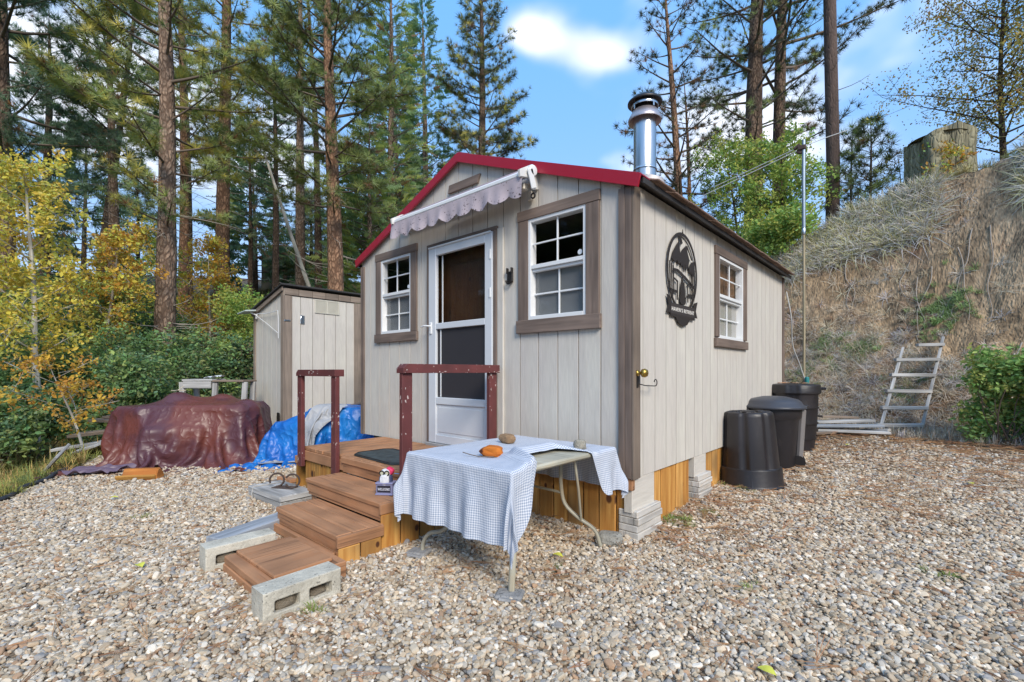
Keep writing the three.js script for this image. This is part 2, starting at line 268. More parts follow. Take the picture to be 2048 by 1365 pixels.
// ---------- gravel ----------
const gravelAmount = (x, z) => { const n = fbm(x * 0.8 + 4, z * 0.8 + 4, 3, 3); return sstep(-0.03, 0.1, padEdge(x, z)) * (1 - sstep(3.9, 5.6, -z + (n - 0.5) * 2.2)) * (1 - sstep(5.5, 7, x)); };
{
  const pebC = [[0.550, 0.446, 0.319], [0.462, 0.363, 0.248], [0.627, 0.528, 0.407], [0.385, 0.297, 0.204], [0.341, 0.314, 0.286], [0.517, 0.385, 0.253], [0.693, 0.611, 0.501], [0.374, 0.237, 0.143], [0.473, 0.407, 0.325]];
  const gt = tex(1024, 1.1, (() => {
    const n = 44, cell = (i, j) => { const a = ((i % n) + n) % n, b = ((j % n) + n) % n; return [i + 0.15 + 0.7 * h3(a, b, 5), j + 0.15 + 0.7 * h3(a, b, 6), h3(a, b, 7)]; };
    return (u, v) => { const x = u * n, y = v * n, ix = Math.floor(x), iy = Math.floor(y); let a = 9, b = 9, id = 0; for (let j = -1; j < 2; j++) for (let i = -1; i < 2; i++) { const c = cell(ix + i, iy + j), q = Math.hypot(c[0] - x, c[1] - y); if (q < a) { b = a; a = q; id = c[2]; } else if (q < b) b = q; } const e = sstep(0.02, 0.25, b - a), c = pebC[Math.floor(id * pebC.length)], k = 0.85 + 0.3 * fbm(u * 90, v * 90, 2, 2, 90, 90); return [Math.sqrt(c[0]) * e * k + 0.3 * (1 - e), Math.sqrt(c[1]) * e * k + 0.24 * (1 - e), Math.sqrt(c[2]) * e * k + 0.18 * (1 - e)]; };
  })());
  const nx = 210, nz = 170, pos = [], uv = [], idx = [], ok = [];
  for (let j = 0; j <= nz; j++) for (let i = 0; i <= nx; i++) { const x = -9.5 + 17 * i / nx, z = -6 + 13.5 * j / nz; pos.push(x, ground(x, z) + 0.006, z); uv.push(x, z); ok.push(gravelAmount(x, z) > 0.3); }
  for (let j = 0; j < nz; j++) for (let i = 0; i < nx; i++) { const a = j * (nx + 1) + i, b = a + nx + 1; if (ok[a] && ok[b] && ok[a + 1] && ok[b + 1]) idx.push(a, b, a + 1, a + 1, b, b + 1); }
  const g = new THREE.BufferGeometry(); g.setAttribute('position', new THREE.Float32BufferAttribute(pos, 3)); g.setAttribute('uv', new THREE.Float32BufferAttribute(uv, 2)); g.setIndex(idx); g.computeVertexNormals();
  struct('gravel_pad', g, M(L(0.62, 0.6, 0.58), { map: gt, roughness: 0.95 }));
  // loose stones lying on it
  const r = rng(77), geos = [1, 2, 3, 4].map((k) => { const q = rock(1, 0.6, 0.8, k, 1, 0.42); return q; });
  const stone = M(L(1, 1, 1), { roughness: 0.88 });
  const lists = [[], [], [], []], fx = -0.6703, fz = -0.7421, rx = 0.7421, rz = -0.6703;
  const drop = (d, w) => {
    const x = 1.586 + fx * d + rx * w, z = 3.036 + fz * d + rz * w; if (x > -3.6 && x < -0.06 && z < -0.05 && z > -4.5) return;
    if (x > -3.0 && x < -1.25 && z >= -0.05 && z < 0.9) return;
    if (r() > gravelAmount(x, z)) return; const c = pebC[Math.floor(r() ** 1.15 * pebC.length)], far = d > 5 ? 1.25 : 1, s = (0.0072 + 0.0085 * r() ** 2.2 + (r() < 0.012 ? 0.008 : 0)) * far, k = 0.72 + 0.5 * r();
    lists[Math.floor(r() * 4)].push({ p: V(x, ground(x, z) + 0.008 + s * rr(-0.15, 0.75, r), z), q: Q(rr(-0.6, 0.6, r), r() * 6.3, rr(-0.6, 0.6, r)), s: [s * rr(0.95, 1.5, r), s * rr(0.8, 1.1, r), s], c: L(c[0] * k, c[1] * k, c[2] * k) });
  };
  for (const [d0, d1, den] of [[1.25, 3.2, 4300], [3.2, 5, 3300], [5, 7, 1700], [7, 9.6, 900]]) { const w1 = d1 * 1.22 + 0.5, n = Math.floor((d1 - d0) * 2 * w1 * den); for (let i = 0; i < n; i++) { const d = rr(d0, d1, r); drop(d, rr(-w1, w1, r)); } }
  const o = new THREE.Group(); o.name = 'gravel'; o.userData = { label: 'loose tan and grey pea gravel covering the yard', category: 'gravel', kind: 'stuff' }; scene.add(o);
  lists.forEach((l, i) => swarm(o, 'pebbles', geos[i], stone, l));
  console.log('pebbles', lists.map((l) => l.length).join(' '));
  // fallen pine needles, thickest at the foot of the bank and along the shed
  const ng = (() => { const L2 = []; for (let k = 0; k < 3; k++) { const a = (k - 1) * 0.16; L2.push(put(new THREE.BoxGeometry(0.16, 0.0016, 0.0022), 0.08 * Math.cos(a), k * 0.001, 0.08 * Math.sin(a), 0, -a, rr(-0.03, 0.05))); } return merge(L2); })();
  const nl = [], r2 = rng(5);
  while (nl.length < 15000) {
    const x = rr(-9, 7, r2), z = rr(-7.5, 4, r2); if (x > -3.6 && x < 0 && z < 0 && z > -4.5) continue; if (padEdge(x, z) < -1.5) continue;
    const near = Math.max(sstep(1.2, 0.0, x) * sstep(-0.4, -0.1, x) * (z < 0 ? 1 : 0), sstep(-2.2, -5, z), 0.75 * sstep(0.62, 0.72, fbm(x * 1.2 + 40, z * 1.2 + 40, 1, 3)) * sstep(-1.5, 0.3, x), 0.05 + 0.1 * sstep(0.6, 0.7, fbm(x * 2 + 40, z * 2 + 40, 3, 3)));
    if (r2() > near) continue; const k = rr(0.6, 1.2, r2), t = r2();
    nl.push({ p: V(x, ground(x, z) + 0.024 + 0.012 * r2(), z), q: Q(rr(-0.15, 0.15, r2), r2() * 6.3, rr(-0.2, 0.2, r2)), s: rr(0.7, 1.15, r2), c: L(lerp(0.36, 0.46, t) * k, lerp(0.15, 0.28, t) * k, lerp(0.07, 0.13, t) * k) });
  }
  swarm(scene, 'pine_needle_litter', ng, M(L(1, 1, 1), { roughness: 0.9 }), nl, { label: 'fallen rusty pine needles scattered over the gravel', category: 'needles' });
}
// ---------- the cabin ----------
const CW = 3.66, CL = 4.48, EAVE = 2.56, SL = 0.399, RIDGE = -1.83;
const roofY = (x) => EAVE + SL * (CW / 2 - Math.abs(x - RIDGE));
const cabin = thing('cabin', 'small beige board-sided cabin with red metal roof edge', 'cabin');
function plankWall(parent, name, u0, u1, off, y0, topFn, holes, place, breaks = []) {  // vertical boards with open grooves, cut round the openings
  const outer = new THREE.Shape([new THREE.Vector2(u0, y0), new THREE.Vector2(u1, y0), ...[u1, ...breaks, u0].map((u) => new THREE.Vector2(u, topFn(u)))]);
  for (const h of holes) outer.holes.push(new THREE.Path([new THREE.Vector2(h[0], h[2]), new THREE.Vector2(h[0], h[3]), new THREE.Vector2(h[1], h[3]), new THREE.Vector2(h[1], h[2])]));
  const wall = part(parent, name, uvm(new THREE.ExtrudeGeometry(outer, { depth: 0.07, bevelEnabled: false }).translate(0, 0, -0.09)), MAT.grooveShade);
  place(wall);
  const edges = [u0]; for (let u = off; u > u0 + 0.03; u -= 0.2) if (u < u1 - 0.03) edges.push(u); edges.push(u1); edges.sort((a, b) => a - b);
  for (let i = 0; i + 1 < edges.length; i++) {
    const a = edges[i] + 0.0045, b = edges[i + 1] - 0.0045, cuts = [a, b, ...breaks.filter((q) => q > a && q < b)]; for (const h of holes) for (const q of [h[0], h[1]]) if (q > a && q < b) cuts.push(q);
    cuts.sort((p, q) => p - q); const gs = [];
    for (let k = 0; k + 1 < cuts.length; k++) {
      const c = cuts[k], d = cuts[k + 1], m = (c + d) / 2, hs = holes.filter((h) => m > h[0] && m < h[1]).sort((p, q) => p[2] - q[2]); let y = y0;
      for (const h of hs) { if (h[2] > y + 0.001) gs.push(bx(c, d, y, h[2], -0.016, 0, 0.001, 1)); y = h[3]; }
      gs.push(prism([[c, y], [d, y], [d, topFn(d)], [c, topFn(c)]], 0.016).translate(0, 0, -0.016));
    }
    const cutBy = holes.find((h) => h[0] <= a && h[1] >= b && h[2] > y0 + 0.01);
    if (cutBy) for (const lower of [true, false]) { const sel = gs.filter((g) => { g.computeBoundingBox(); return (g.boundingBox.max.y <= cutBy[2] + 0.001) === lower; }); if (sel.length) part(wall, 'plank', uvm(merge(sel), 1), MAT.siding); }
    else part(wall, 'plank', uvm(merge(gs), 1), MAT.siding);
  }
  return wall;
}
const winF = [[-0.955, -0.385, 1.655, 2.495], [-3.21, -2.63, 1.655, 2.505]], winS = [1.765, 2.55, 1.55, 2.365];
const doorHole = [-2.30, -1.35, 0.45, 2.5];
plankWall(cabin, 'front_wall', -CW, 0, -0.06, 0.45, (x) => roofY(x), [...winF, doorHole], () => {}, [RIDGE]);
// side wall: local u runs away from the front corner
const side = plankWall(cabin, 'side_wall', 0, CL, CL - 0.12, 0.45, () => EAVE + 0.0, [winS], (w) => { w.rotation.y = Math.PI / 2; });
part(cabin, 'back_wall', uvm(bx(-CW + 0.01, -0.01, 0.45, EAVE, -CL, -CL + 0.08, 0.002)), MAT.siding);
part(cabin, 'far_side_wall', uvm(bx(-CW, -CW + 0.08, 0.45, EAVE, -CL, -0.1, 0.002)), MAT.siding);
part(cabin, 'back_gable', uvm(prism([[-CW + 0.02, EAVE], [-0.02, EAVE], [RIDGE, EAVE + SL * CW / 2 - 0.02]], 0.06).translate(0, 0, -CL)), MAT.siding);
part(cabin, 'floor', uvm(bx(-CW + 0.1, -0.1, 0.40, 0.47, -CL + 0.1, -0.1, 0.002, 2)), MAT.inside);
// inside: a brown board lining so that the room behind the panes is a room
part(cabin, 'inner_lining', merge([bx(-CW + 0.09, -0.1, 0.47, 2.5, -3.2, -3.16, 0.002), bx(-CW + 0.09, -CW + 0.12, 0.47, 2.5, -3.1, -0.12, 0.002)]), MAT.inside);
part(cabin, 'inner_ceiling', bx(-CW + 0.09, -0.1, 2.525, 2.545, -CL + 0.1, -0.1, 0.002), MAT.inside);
// roof
const roof = new THREE.Group(); roof.name = 'roof'; cabin.add(roof);
const shingleM = M(L(0.38, 0.25, 0.20), { map: TX.concrete, bumpMap: TX.speck, bumpScale: 0.004, roughness: 0.95 });
for (const s of [-1, 1]) {
  const ang = Math.atan(SL) * -s, len = 1.985, midx = RIDGE + s * 0.965, y = roofY(RIDGE) - SL * 0.965 + 0.035;
  part(roof, 'roof_deck', put(cbox(len, 0.03, CL + 0.08, 0.003, 2), midx, y, -CL / 2, 0, 0, ang), MAT.barkDark ? M(L(0.05, 0.04, 0.035)) : 0);
  const P = (k, z, lift) => { const t = k * 0.2; return [RIDGE + s * (1.94 - t), roofY(RIDGE) - SL * (1.94 - t) + 0.06 + lift, z]; };
  const rest = [];
  for (let k = 0; k < 10; k++) for (let i = 0; i < 15; i++) {
    const z = -0.12 - i * 0.301 - (k % 2) * 0.1, [x, yy, zz] = P(k, z - 0.145, rr(0.002, 0.012)), g = put(cbox(0.26, 0.014, 0.292, 0.004, 0), x - s * 0.09, yy + SL * 0.09 * 1.0, Math.max(zz, -CL + 0.12), 0, 0, ang + s * 0.045);
    if (k === 0 && s === 1) part(roof, 'shingle', g, shingleM); else rest.push(g);
  }
  const all = part(roof, 'shingle_courses', merge(rest), shingleM); all.userData.kind = 'stuff';
  part(roof, 'drip_edge', put(cbox(0.012, 0.042, CL + 0.06, 0.002, 2), RIDGE + s * 1.925, roofY(RIDGE) - SL * 1.9 + 0.012, -CL / 2, 0, 0, 0), M(L(0.03, 0.025, 0.022), { roughness: 0.7 }));
  // red metal rake trim: a front face and a narrow return over the roof
  const e = RIDGE + s * 1.915, yr = 3.335, ye = 3.335 - SL * 1.915 + 0.022;
  part(roof, 'rake_trim', merge([uvm(prism(s > 0 ? [[RIDGE, yr - 0.08], [e - 0.02, ye - 0.082], [e, ye], [RIDGE, yr]] : [[e, ye], [e + 0.02, ye - 0.082], [RIDGE, yr - 0.08], [RIDGE, yr]], 0.014, 0.001).translate(0, 0, 0.034)), uvm(prism(s > 0 ? [[RIDGE, yr - 0.008], [e, ye - 0.008], [e, ye + 0.001], [RIDGE, yr + 0.001]] : [[e, ye - 0.008], [RIDGE, yr - 0.008], [RIDGE, yr + 0.001], [e, ye + 0.001]], 0.13).translate(0, 0, -0.097)), uvm(prism(s > 0 ? [[RIDGE, yr - 0.089], [e - 0.022, ye - 0.091], [e - 0.02, ye - 0.0825], [RIDGE, yr - 0.0805]] : [[e + 0.02, ye - 0.0825], [e + 0.022, ye - 0.091], [RIDGE, yr - 0.089], [RIDGE, yr - 0.0805]], 0.024).translate(0, 0, 0.032))]), MAT.red);
}
part(roof, 'ridge_cap', merge([-1, 1].map((s) => put(cbox(0.15, 0.006, CL + 0.1, 0.002, 2), RIDGE + s * 0.07, 3.345 - SL * 0.07, -CL / 2 - 0.02, 0, 0, -s * Math.atan(SL)))), MAT.red);
// corner boards, gable board
for (const [a, b] of [[-0.104, -0.053], [-0.050, 0.001]]) part(cabin, 'corner_trim', bx(a, b, 0.448, 2.535, 0.001, 0.02, 0.003, 1), MAT.trim);
part(cabin, 'corner_trim', bx(0.002, 0.02, 0.447, 2.545, -0.083, 0.0205, 0.003, 1), M(L(0.38, 0.29, 0.22), { map: TX.grain, bumpMap: TX.grainB, bumpScale: 0.003 }));
part(cabin, 'corner_trim', bx(-CW - 0.002, -CW + 0.07, 0.448, 2.5, 0.001, 0.02, 0.003, 1), MAT.trim);
part(cabin, 'corner_trim', bx(0.002, 0.02, 0.447, 2.545, -CL - 0.01, -CL + 0.06, 0.003, 1), MAT.trim);
part(cabin, 'gable_board', uvm(prism([[-1.995, 2.985], [-1.575, 2.985], [-1.545, 3.06], [-1.98, 3.06]], 0.018, 0.002).translate(0, 0, 0.003), 0), MAT.trim);

// windows: casing boards, white frame, two sashes of four panes
const screenM = M(L(0.30, 0.31, 0.31), { roughness: 0.9, map: tex(256, 0.02, (u, v) => 0.75 + 0.25 * Math.sin(u * 6.283 * 4) * Math.sin(v * 6.283 * 4)) });
function makeWindow(parent, o, trim, hole, lowerM, upper) {    // local: x right, y up, z out of the wall
  const w = new THREE.Group(); w.name = 'window'; parent.add(w); if (o) { w.rotation.y = o; }
  const [a, b, c, d] = trim, [e, f, g, h] = hole;
  part(w, 'head_casing', bx(a - 0.006, b + 0.006, h + 0.004, d, 0.001, 0.026, 0.003, 0), MAT.trim);
  part(w, 'side_casing', bx(a, e - 0.002, c + 0.1, h + 0.003, 0.001, 0.022, 0.003, 1), MAT.trim);
  part(w, 'side_casing', bx(f + 0.002, b, c + 0.1, h + 0.003, 0.001, 0.022, 0.003, 1), MAT.trim);
  part(w, 'sill', bx(a - 0.014, b + 0.014, c, g - 0.004, 0.001, 0.032, 0.003, 0), MAT.trim);
  const t = 0.024, mid = (g + h) / 2 + 0.01;
  part(w, 'frame', merge([bx(e - 0.01, e + t, g - 0.008, h + 0.008, -0.06, 0.015, 0.002), bx(f - t, f + 0.01, g - 0.008, h + 0.008, -0.06, 0.015, 0.002), bx(e + t, f - t, h - t, h + 0.008, -0.06, 0.015, 0.002), bx(e + t, f - t, g - 0.008, g + t * 1.15, -0.06, 0.016, 0.002)]), MAT.white);
  part(w, 'meeting_rail', merge([bx(e + t, f - t, mid - 0.006, mid + 0.026, -0.03, 0.012, 0.002), bx(e + t, f - t, mid - 0.03, mid - 0.008, -0.045, -0.006, 0.002)]), MAT.white);
  const mx = (e + f) / 2;
  for (const [y0, y1, z] of [[g + t * 1.15, mid - 0.03, -0.036], [mid + 0.026, h - t, -0.012]]) {
    const my = (y0 + y1) / 2, mm = 0.007;
    part(w, 'muntin', bx(mx - mm, mx + mm, y0, y1, z - 0.006, z + 0.005, 0.002, 1), MAT.white);
    part(w, 'muntin', merge([bx(e + t, mx - mm, my - mm, my + mm, z - 0.006, z + 0.004, 0.002), bx(mx + mm, f - t, my - mm, my + mm, z - 0.006, z + 0.004, 0.002)]), MAT.white);
    for (const [x0, x1] of [[e + t, mx - mm], [mx + mm, f - t]]) for (const [p, q] of [[y0, my - mm], [my + mm, y1]]) part(w, 'pane', new THREE.PlaneGeometry(x1 - x0, q - p).translate((x0 + x1) / 2, (p + q) / 2, z - 0.0065), MAT.glass);
  }
  part(w, 'insect_screen', new THREE.PlaneGeometry(f - e - 0.05, mid - g - 0.05).translate(mx, (g + mid) / 2, -0.052), lowerM);
  if (upper) part(w, 'curtain', grid(90, 2, (u, v) => V(e + 0.01 + u * (f - e - 0.02), mid + v * (h - mid), -0.085 + 0.02 * Math.sin(u * 60 + 2 * Math.sin(u * 13)) * (1 - 0.3 * v))), upper);
  else part(w, 'sticker', new THREE.CircleGeometry(0.021, 20).translate(f - t - 0.04, mid + 0.062, -0.0045), M(L(0.72, 0.74, 0.76), { roughness: 0.6 }));
  return w;
}
makeWindow(cabin, 0, [-1.07, -0.264, 1.54, 2.585], winF[0], screenM);
makeWindow(cabin, 0, [-3.32, -2.522, 1.553, 2.594], winF[1], screenM);
makeWindow(cabin, Math.PI / 2, [1.665, 2.68, 1.46, 2.452], winS, M(L(0.36, 0.34, 0.30), { roughness: 0.9 }), M(L(0.26, 0.13, 0.055), { roughness: 0.95, map: TX.weather }));

// storm door
const door = new THREE.Group(); door.name = 'storm_door'; cabin.add(door);
{
  const D = MAT.doorWhite, x0 = -2.285, x1 = -1.365, y0 = 0.492, y1 = 2.485, xi0 = -2.168, xi1 = -1.46;
  part(door, 'jamb', merge([bx(x0 - 0.045, x0 - 0.004, 0.47, y1 + 0.042, 0.001, 0.03, 0.003, 1), bx(x0 - 0.004, x1 + 0.045, y1 + 0.004, y1 + 0.042, 0.001, 0.03, 0.003, 0), bx(x1 + 0.004, x1 + 0.045, 0.47, y1 + 0.004, 0.001, 0.03, 0.003, 1)]), MAT.trim);
  part(door, 'jamb_board', bx(x1 + 0.048, x1 + 0.118, 0.47, 2.5, 0.001, 0.022, 0.003, 1), MAT.siding);
  part(door, 'stile', bx(x0, xi0, y0, y1, 0.0, 0.04, 0.005, 1), D); part(door, 'stile', bx(xi1, x1, y0, y1, 0.0, 0.04, 0.005, 1), D);
  for (const [a, b] of [[2.395, y1], [1.645, 1.705], [0.885, 0.955], [y0, 0.575]]) part(door, 'door_rail', bx(xi0, xi1, a, b, 0.001, 0.039, 0.004, 0), D);
  part(door, 'kick_panel', merge([bx(xi0, xi1, 0.575, 0.885, 0.008, 0.026, 0.003, 0), bx(xi0 + 0.03, xi1 - 0.03, 0.605, 0.855, 0.026, 0.031, 0.003, 0)]), D);
  part(door, 'head_drip', bx(x0 + 0.01, x1 - 0.01, y1 - 0.012, y1 + 0.003, 0.04, 0.055, 0.003, 0), MAT.white);
  part(door, 'pane', new THREE.PlaneGeometry(xi1 - xi0, 0.69).translate((xi0 + xi1) / 2, 2.05, 0.018), MAT.glass);
  part(door, 'lower_screen', new THREE.PlaneGeometry(xi1 - xi0, 0.69).translate((xi0 + xi1) / 2, 1.3, 0.014), M(L(0.035, 0.032, 0.036), { roughness: 0.55 }));
  part(door, 'sash_strip', merge([bx(xi0 + 0.045, xi0 + 0.062, 1.705, 2.395, -0.012, -0.004, 0.002), bx(xi0 + 0.045, xi0 + 0.062, 0.96, 1.64, 0.0145, 0.018, 0.001)]), MAT.white);
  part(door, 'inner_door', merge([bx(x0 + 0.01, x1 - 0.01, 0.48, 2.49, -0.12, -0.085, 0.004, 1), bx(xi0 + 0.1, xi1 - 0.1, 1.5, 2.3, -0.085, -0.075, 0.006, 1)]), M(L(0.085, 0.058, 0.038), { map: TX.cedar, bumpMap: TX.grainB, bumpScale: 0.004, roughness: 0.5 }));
  for (const y of [2.28, 1.93, 0.75]) part(door, 'hinge', bx(x1 - 0.032, x1 - 0.012, y - 0.045, y + 0.045, 0.04, 0.047, 0.002, 1), MAT.white);
  const hd = part(door, 'handle', merge([bx(x0 + 0.03, x0 + 0.062, 1.60, 1.72, 0.04, 0.052, 0.005, 1), tube([V(x0 + 0.046, 1.68, 0.05), V(x0 + 0.046, 1.68, 0.085), V(x0 - 0.005, 1.683, 0.092), V(x0 - 0.05, 1.678, 0.088)], 0.0085, 8)]), MAT.white);
}
part(cabin, 'threshold', bx(-2.31, -1.34, 0.452, 0.488, 0.001, 0.06, 0.004, 0), MAT.grey);
// what the cabin stands on: ledger, cedar skirting, painted timber piers
part(cabin, 'ledger_board', bx(-1.16, 0.004, 0.365, 0.447, -0.03, 0.012, 0.004, 0), MAT.deck);
for (let i = 0; i < 8; i++) part(cabin, 'skirting_board', bx(-1.15 + i * 0.144, -1.15 + i * 0.144 + 0.137, -0.1, 0.364, -0.04, -0.018 - 0.006 * (i % 2), 0.006, 1), i === 7 ? MAT.oldCedar : [MAT.cedar, MAT.cedarB, MAT.cedarC][(i * 2) % 3]);
for (let i = 0; i < 20; i++) { const z = -0.37 - i * 0.145; if (z < -1.05 && z > -1.5) continue; const g = 0.042 * -z; part(cabin, 'skirting_board', bx(-0.05, -0.022 + 0.007 * (i % 2), g - 0.12, 0.446 - 0.004 * (i % 3), z - 0.136, z, 0.006, 1), [MAT.cedarC, MAT.cedar, MAT.cedarB][(i * 2) % 3]); }
for (const [z, w, lift] of [[-0.002, 0.40, 0], [-1.17, 0.33, 0.06]]) {
  part(cabin, 'pier_board', bx(-0.07, -0.004, lift + 0.2, 0.447, z - w + 0.045, z, 0.004, 2), MAT.siding);
  for (let k = 0; k < 5; k++) part(cabin, 'pier_timber', bx(-0.12, 0.03 + 0.008 * (k % 2), lift + k * 0.052 - 0.04, lift + k * 0.052 + 0.009, z - w - 0.01 * (k % 2), z - 0.012, 0.005, 2), M(L(0.68, 0.64, 0.58), { map: TX.paint, bumpMap: TX.grainB, bumpScale: 0.004 }));
}

// stove pipe
{
  const c = thing('stove_pipe', 'shiny steel stove pipe with black rain cap on the cabin roof', 'chimney', [-0.34, 2.72, -0.88]);
  part(c, 'pipe', lathe([[0.001, 0.02], [0.098, 0.02], [0.098, 0.8], [0.001, 0.8]], 48), M(L(0.56, 0.58, 0.60), { roughness: 0.33, metalness: 1, bumpMap: TX.soft, bumpScale: 0.003 }));
  part(c, 'flashing', put(lathe([[0.29, -0.07], [0.285, -0.062], [0.13, 0.19], [0.101, 0.235]], 40), 0, 0, 0, 0, 0, -0.3), M(L(0.60, 0.52, 0.47), { roughness: 0.6, metalness: 0.7 }));
  part(c, 'storm_collar', lathe([[0.0995, 0.31], [0.108, 0.30], [0.1, 0.318]], 40), MAT.steel);
  part(c, 'cap_collar', lathe([[0.099, 0.80], [0.142, 0.74], [0.145, 0.745], [0.146, 0.765], [0.11, 0.835], [0.085, 0.845]], 48), M(L(0.58, 0.50, 0.49), { roughness: 0.4, metalness: 0.9 }));
  part(c, 'cap_core', lathe([[0.08, 0.80], [0.08, 0.93]], 32), MAT.blackMetal);
  part(c, 'cap_band', lathe([[0.115, 0.868], [0.12, 0.868], [0.12, 0.893], [0.115, 0.893]], 40), MAT.steel);
  for (let k = 0; k < 4; k++) part(c, 'cap_strut', put(cbox(0.006, 0.1, 0.014, 0.001), 0.116 * Math.cos(k * 1.57 + 0.4), 0.885, 0.116 * Math.sin(k * 1.57 + 0.4), 0, -k * 1.57 - 0.4), MAT.steel);
  part(c, 'rain_cap', lathe([[0.001, 0.918], [0.1, 0.914], [0.145, 0.90], [0.15, 0.904], [0.15, 0.918], [0.12, 0.945], [0.001, 0.962]], 48), M(L(0.06, 0.058, 0.06), { roughness: 0.45, metalness: 0.8 }));
  const f = solo('roof_cricket', 'small bent sheet metal flap beside the stove pipe', 'flashing', uvm(prism([[-0.14, 0], [0.06, 0], [0.055, 0.1]], 0.012, 0.001)), MAT.steel, [-0.50, 2.865, -0.62], 0.5);
}
// retracted awning over the door
{
  const a = thing('awning', 'rolled up white awning with scalloped pink valance over the door', 'awning', [-1.78, 2.82, 0]);
  const fab = M(L(0.56, 0.47, 0.50), { roughness: 0.9, map: tex(512, 0.8, (u, v) => { const m = fbm(u * 6, v * 6, 3, 4, 6, 6), s = sstep(0.76, 0.8, fbm(u * 60, v * 60, 12, 2, 60, 60) + 0.2 * (fbm(u * 4, v * 4, 15, 3, 4, 4) - 0.5)); const k = 0.9 + 0.18 * (m - 0.5); return mix3([k, k, k], [0.3, 0.27, 0.27], s); }) });
  const rollM = M(L(0.58, 0.44, 0.49), { roughness: 0.85, map: TX.grain }), tubeX = (r, y, z, x0, x1) => put(new THREE.CylinderGeometry(r, r, x1 - x0, 28), (x0 + x1) / 2, y, z, 0, 0, Math.PI / 2);
  part(a, 'fabric_roll', tubeX(0.037, 0.035, 0.105, -0.92, 0.87), rollM);
  part(a, 'front_bar', put(cbox(1.84, 0.062, 0.05, 0.02, 0), -0.0, -0.012, 0.185), MAT.white);
  part(a, 'mounting_bar', bx(-0.9, 0.86, -0.02, 0.02, 0.003, 0.04, 0.004, 0), MAT.white);
  for (const s of [-1, 1]) part(a, 'end_bracket', merge([put(uvm(prism([[-0.02, -0.09], [0.04, -0.1], [0.07, -0.02], [0.22, -0.05], [0.23, 0.0], [0.1, 0.075], [0.03, 0.085], [-0.02, 0.04]].map(([p, q]) => [-p - 0.0, q]), 0.02, 0.003)), s * 0.9, 0.01, 0.005, 0, Math.PI / 2, 0)]), M(L(0.70, 0.68, 0.64), { roughness: 0.5 }));
  part(a, 'end_cap', merge([put(lathe([[0.001, -0.03], [0.04, -0.03], [0.046, -0.02], [0.046, 0.03], [0.001, 0.036]], 28), 0.93, 0.035, 0.105, 0, 0, Math.PI / 2), put(cbox(0.03, 0.17, 0.06, 0.012), 0.945, -0.035, 0.115, 0.35)]), MAT.white);
  part(a, 'folding_arm', merge([put(cbox(0.85, 0.03, 0.045, 0.006), 0.35, -0.06, 0.1, 0, 0.03, 0.0), put(cbox(0.07, 0.06, 0.06, 0.008), 0.84, -0.075, 0.1), put(cbox(0.05, 0.08, 0.03, 0.006), 0.86, -0.13, 0.03)]), M(L(0.55, 0.5, 0.42), { roughness: 0.5, metalness: 0.3 }));
  part(a, 'crank_eye', put(new THREE.TorusGeometry(0.02, 0.007, 8, 18), 0.93, -0.16, 0.08), MAT.blackMetal);
  part(a, 'valance', grid(216, 14, (u, v) => { const x = -0.92 + u * 1.84, sc = Math.pow(Math.abs(Math.sin(u * Math.PI * 8.5 + 0.6)), 0.75), drop = 0.125 + 0.05 * sc; const p = V(x, -0.03 - v * drop, 0.208 + 0.012 * Math.sin(u * 31 + 1) * v + 0.008 * Math.sin(u * 74) * v + 0.012 * v); p.u = x; p.v = -v * drop; return p; }), fab);
}
solo('wall_bracket', 'small black bracket fixed to the wall beside the door', 'bracket', merge([put(cbox(0.07, 0.1, 0.02, 0.008), 0, 0, 0.01), put(new THREE.TorusGeometry(0.03, 0.008, 8, 20, Math.PI), 0, -0.03, 0.03, 0, 0, Math.PI), put(cbox(0.012, 0.05, 0.03, 0.004), -0.026, 0.055, 0.018), put(cbox(0.012, 0.05, 0.03, 0.004), 0.026, 0.055, 0.018)]), MAT.blackMetal, [-1.168, 2.045, 0.002]);

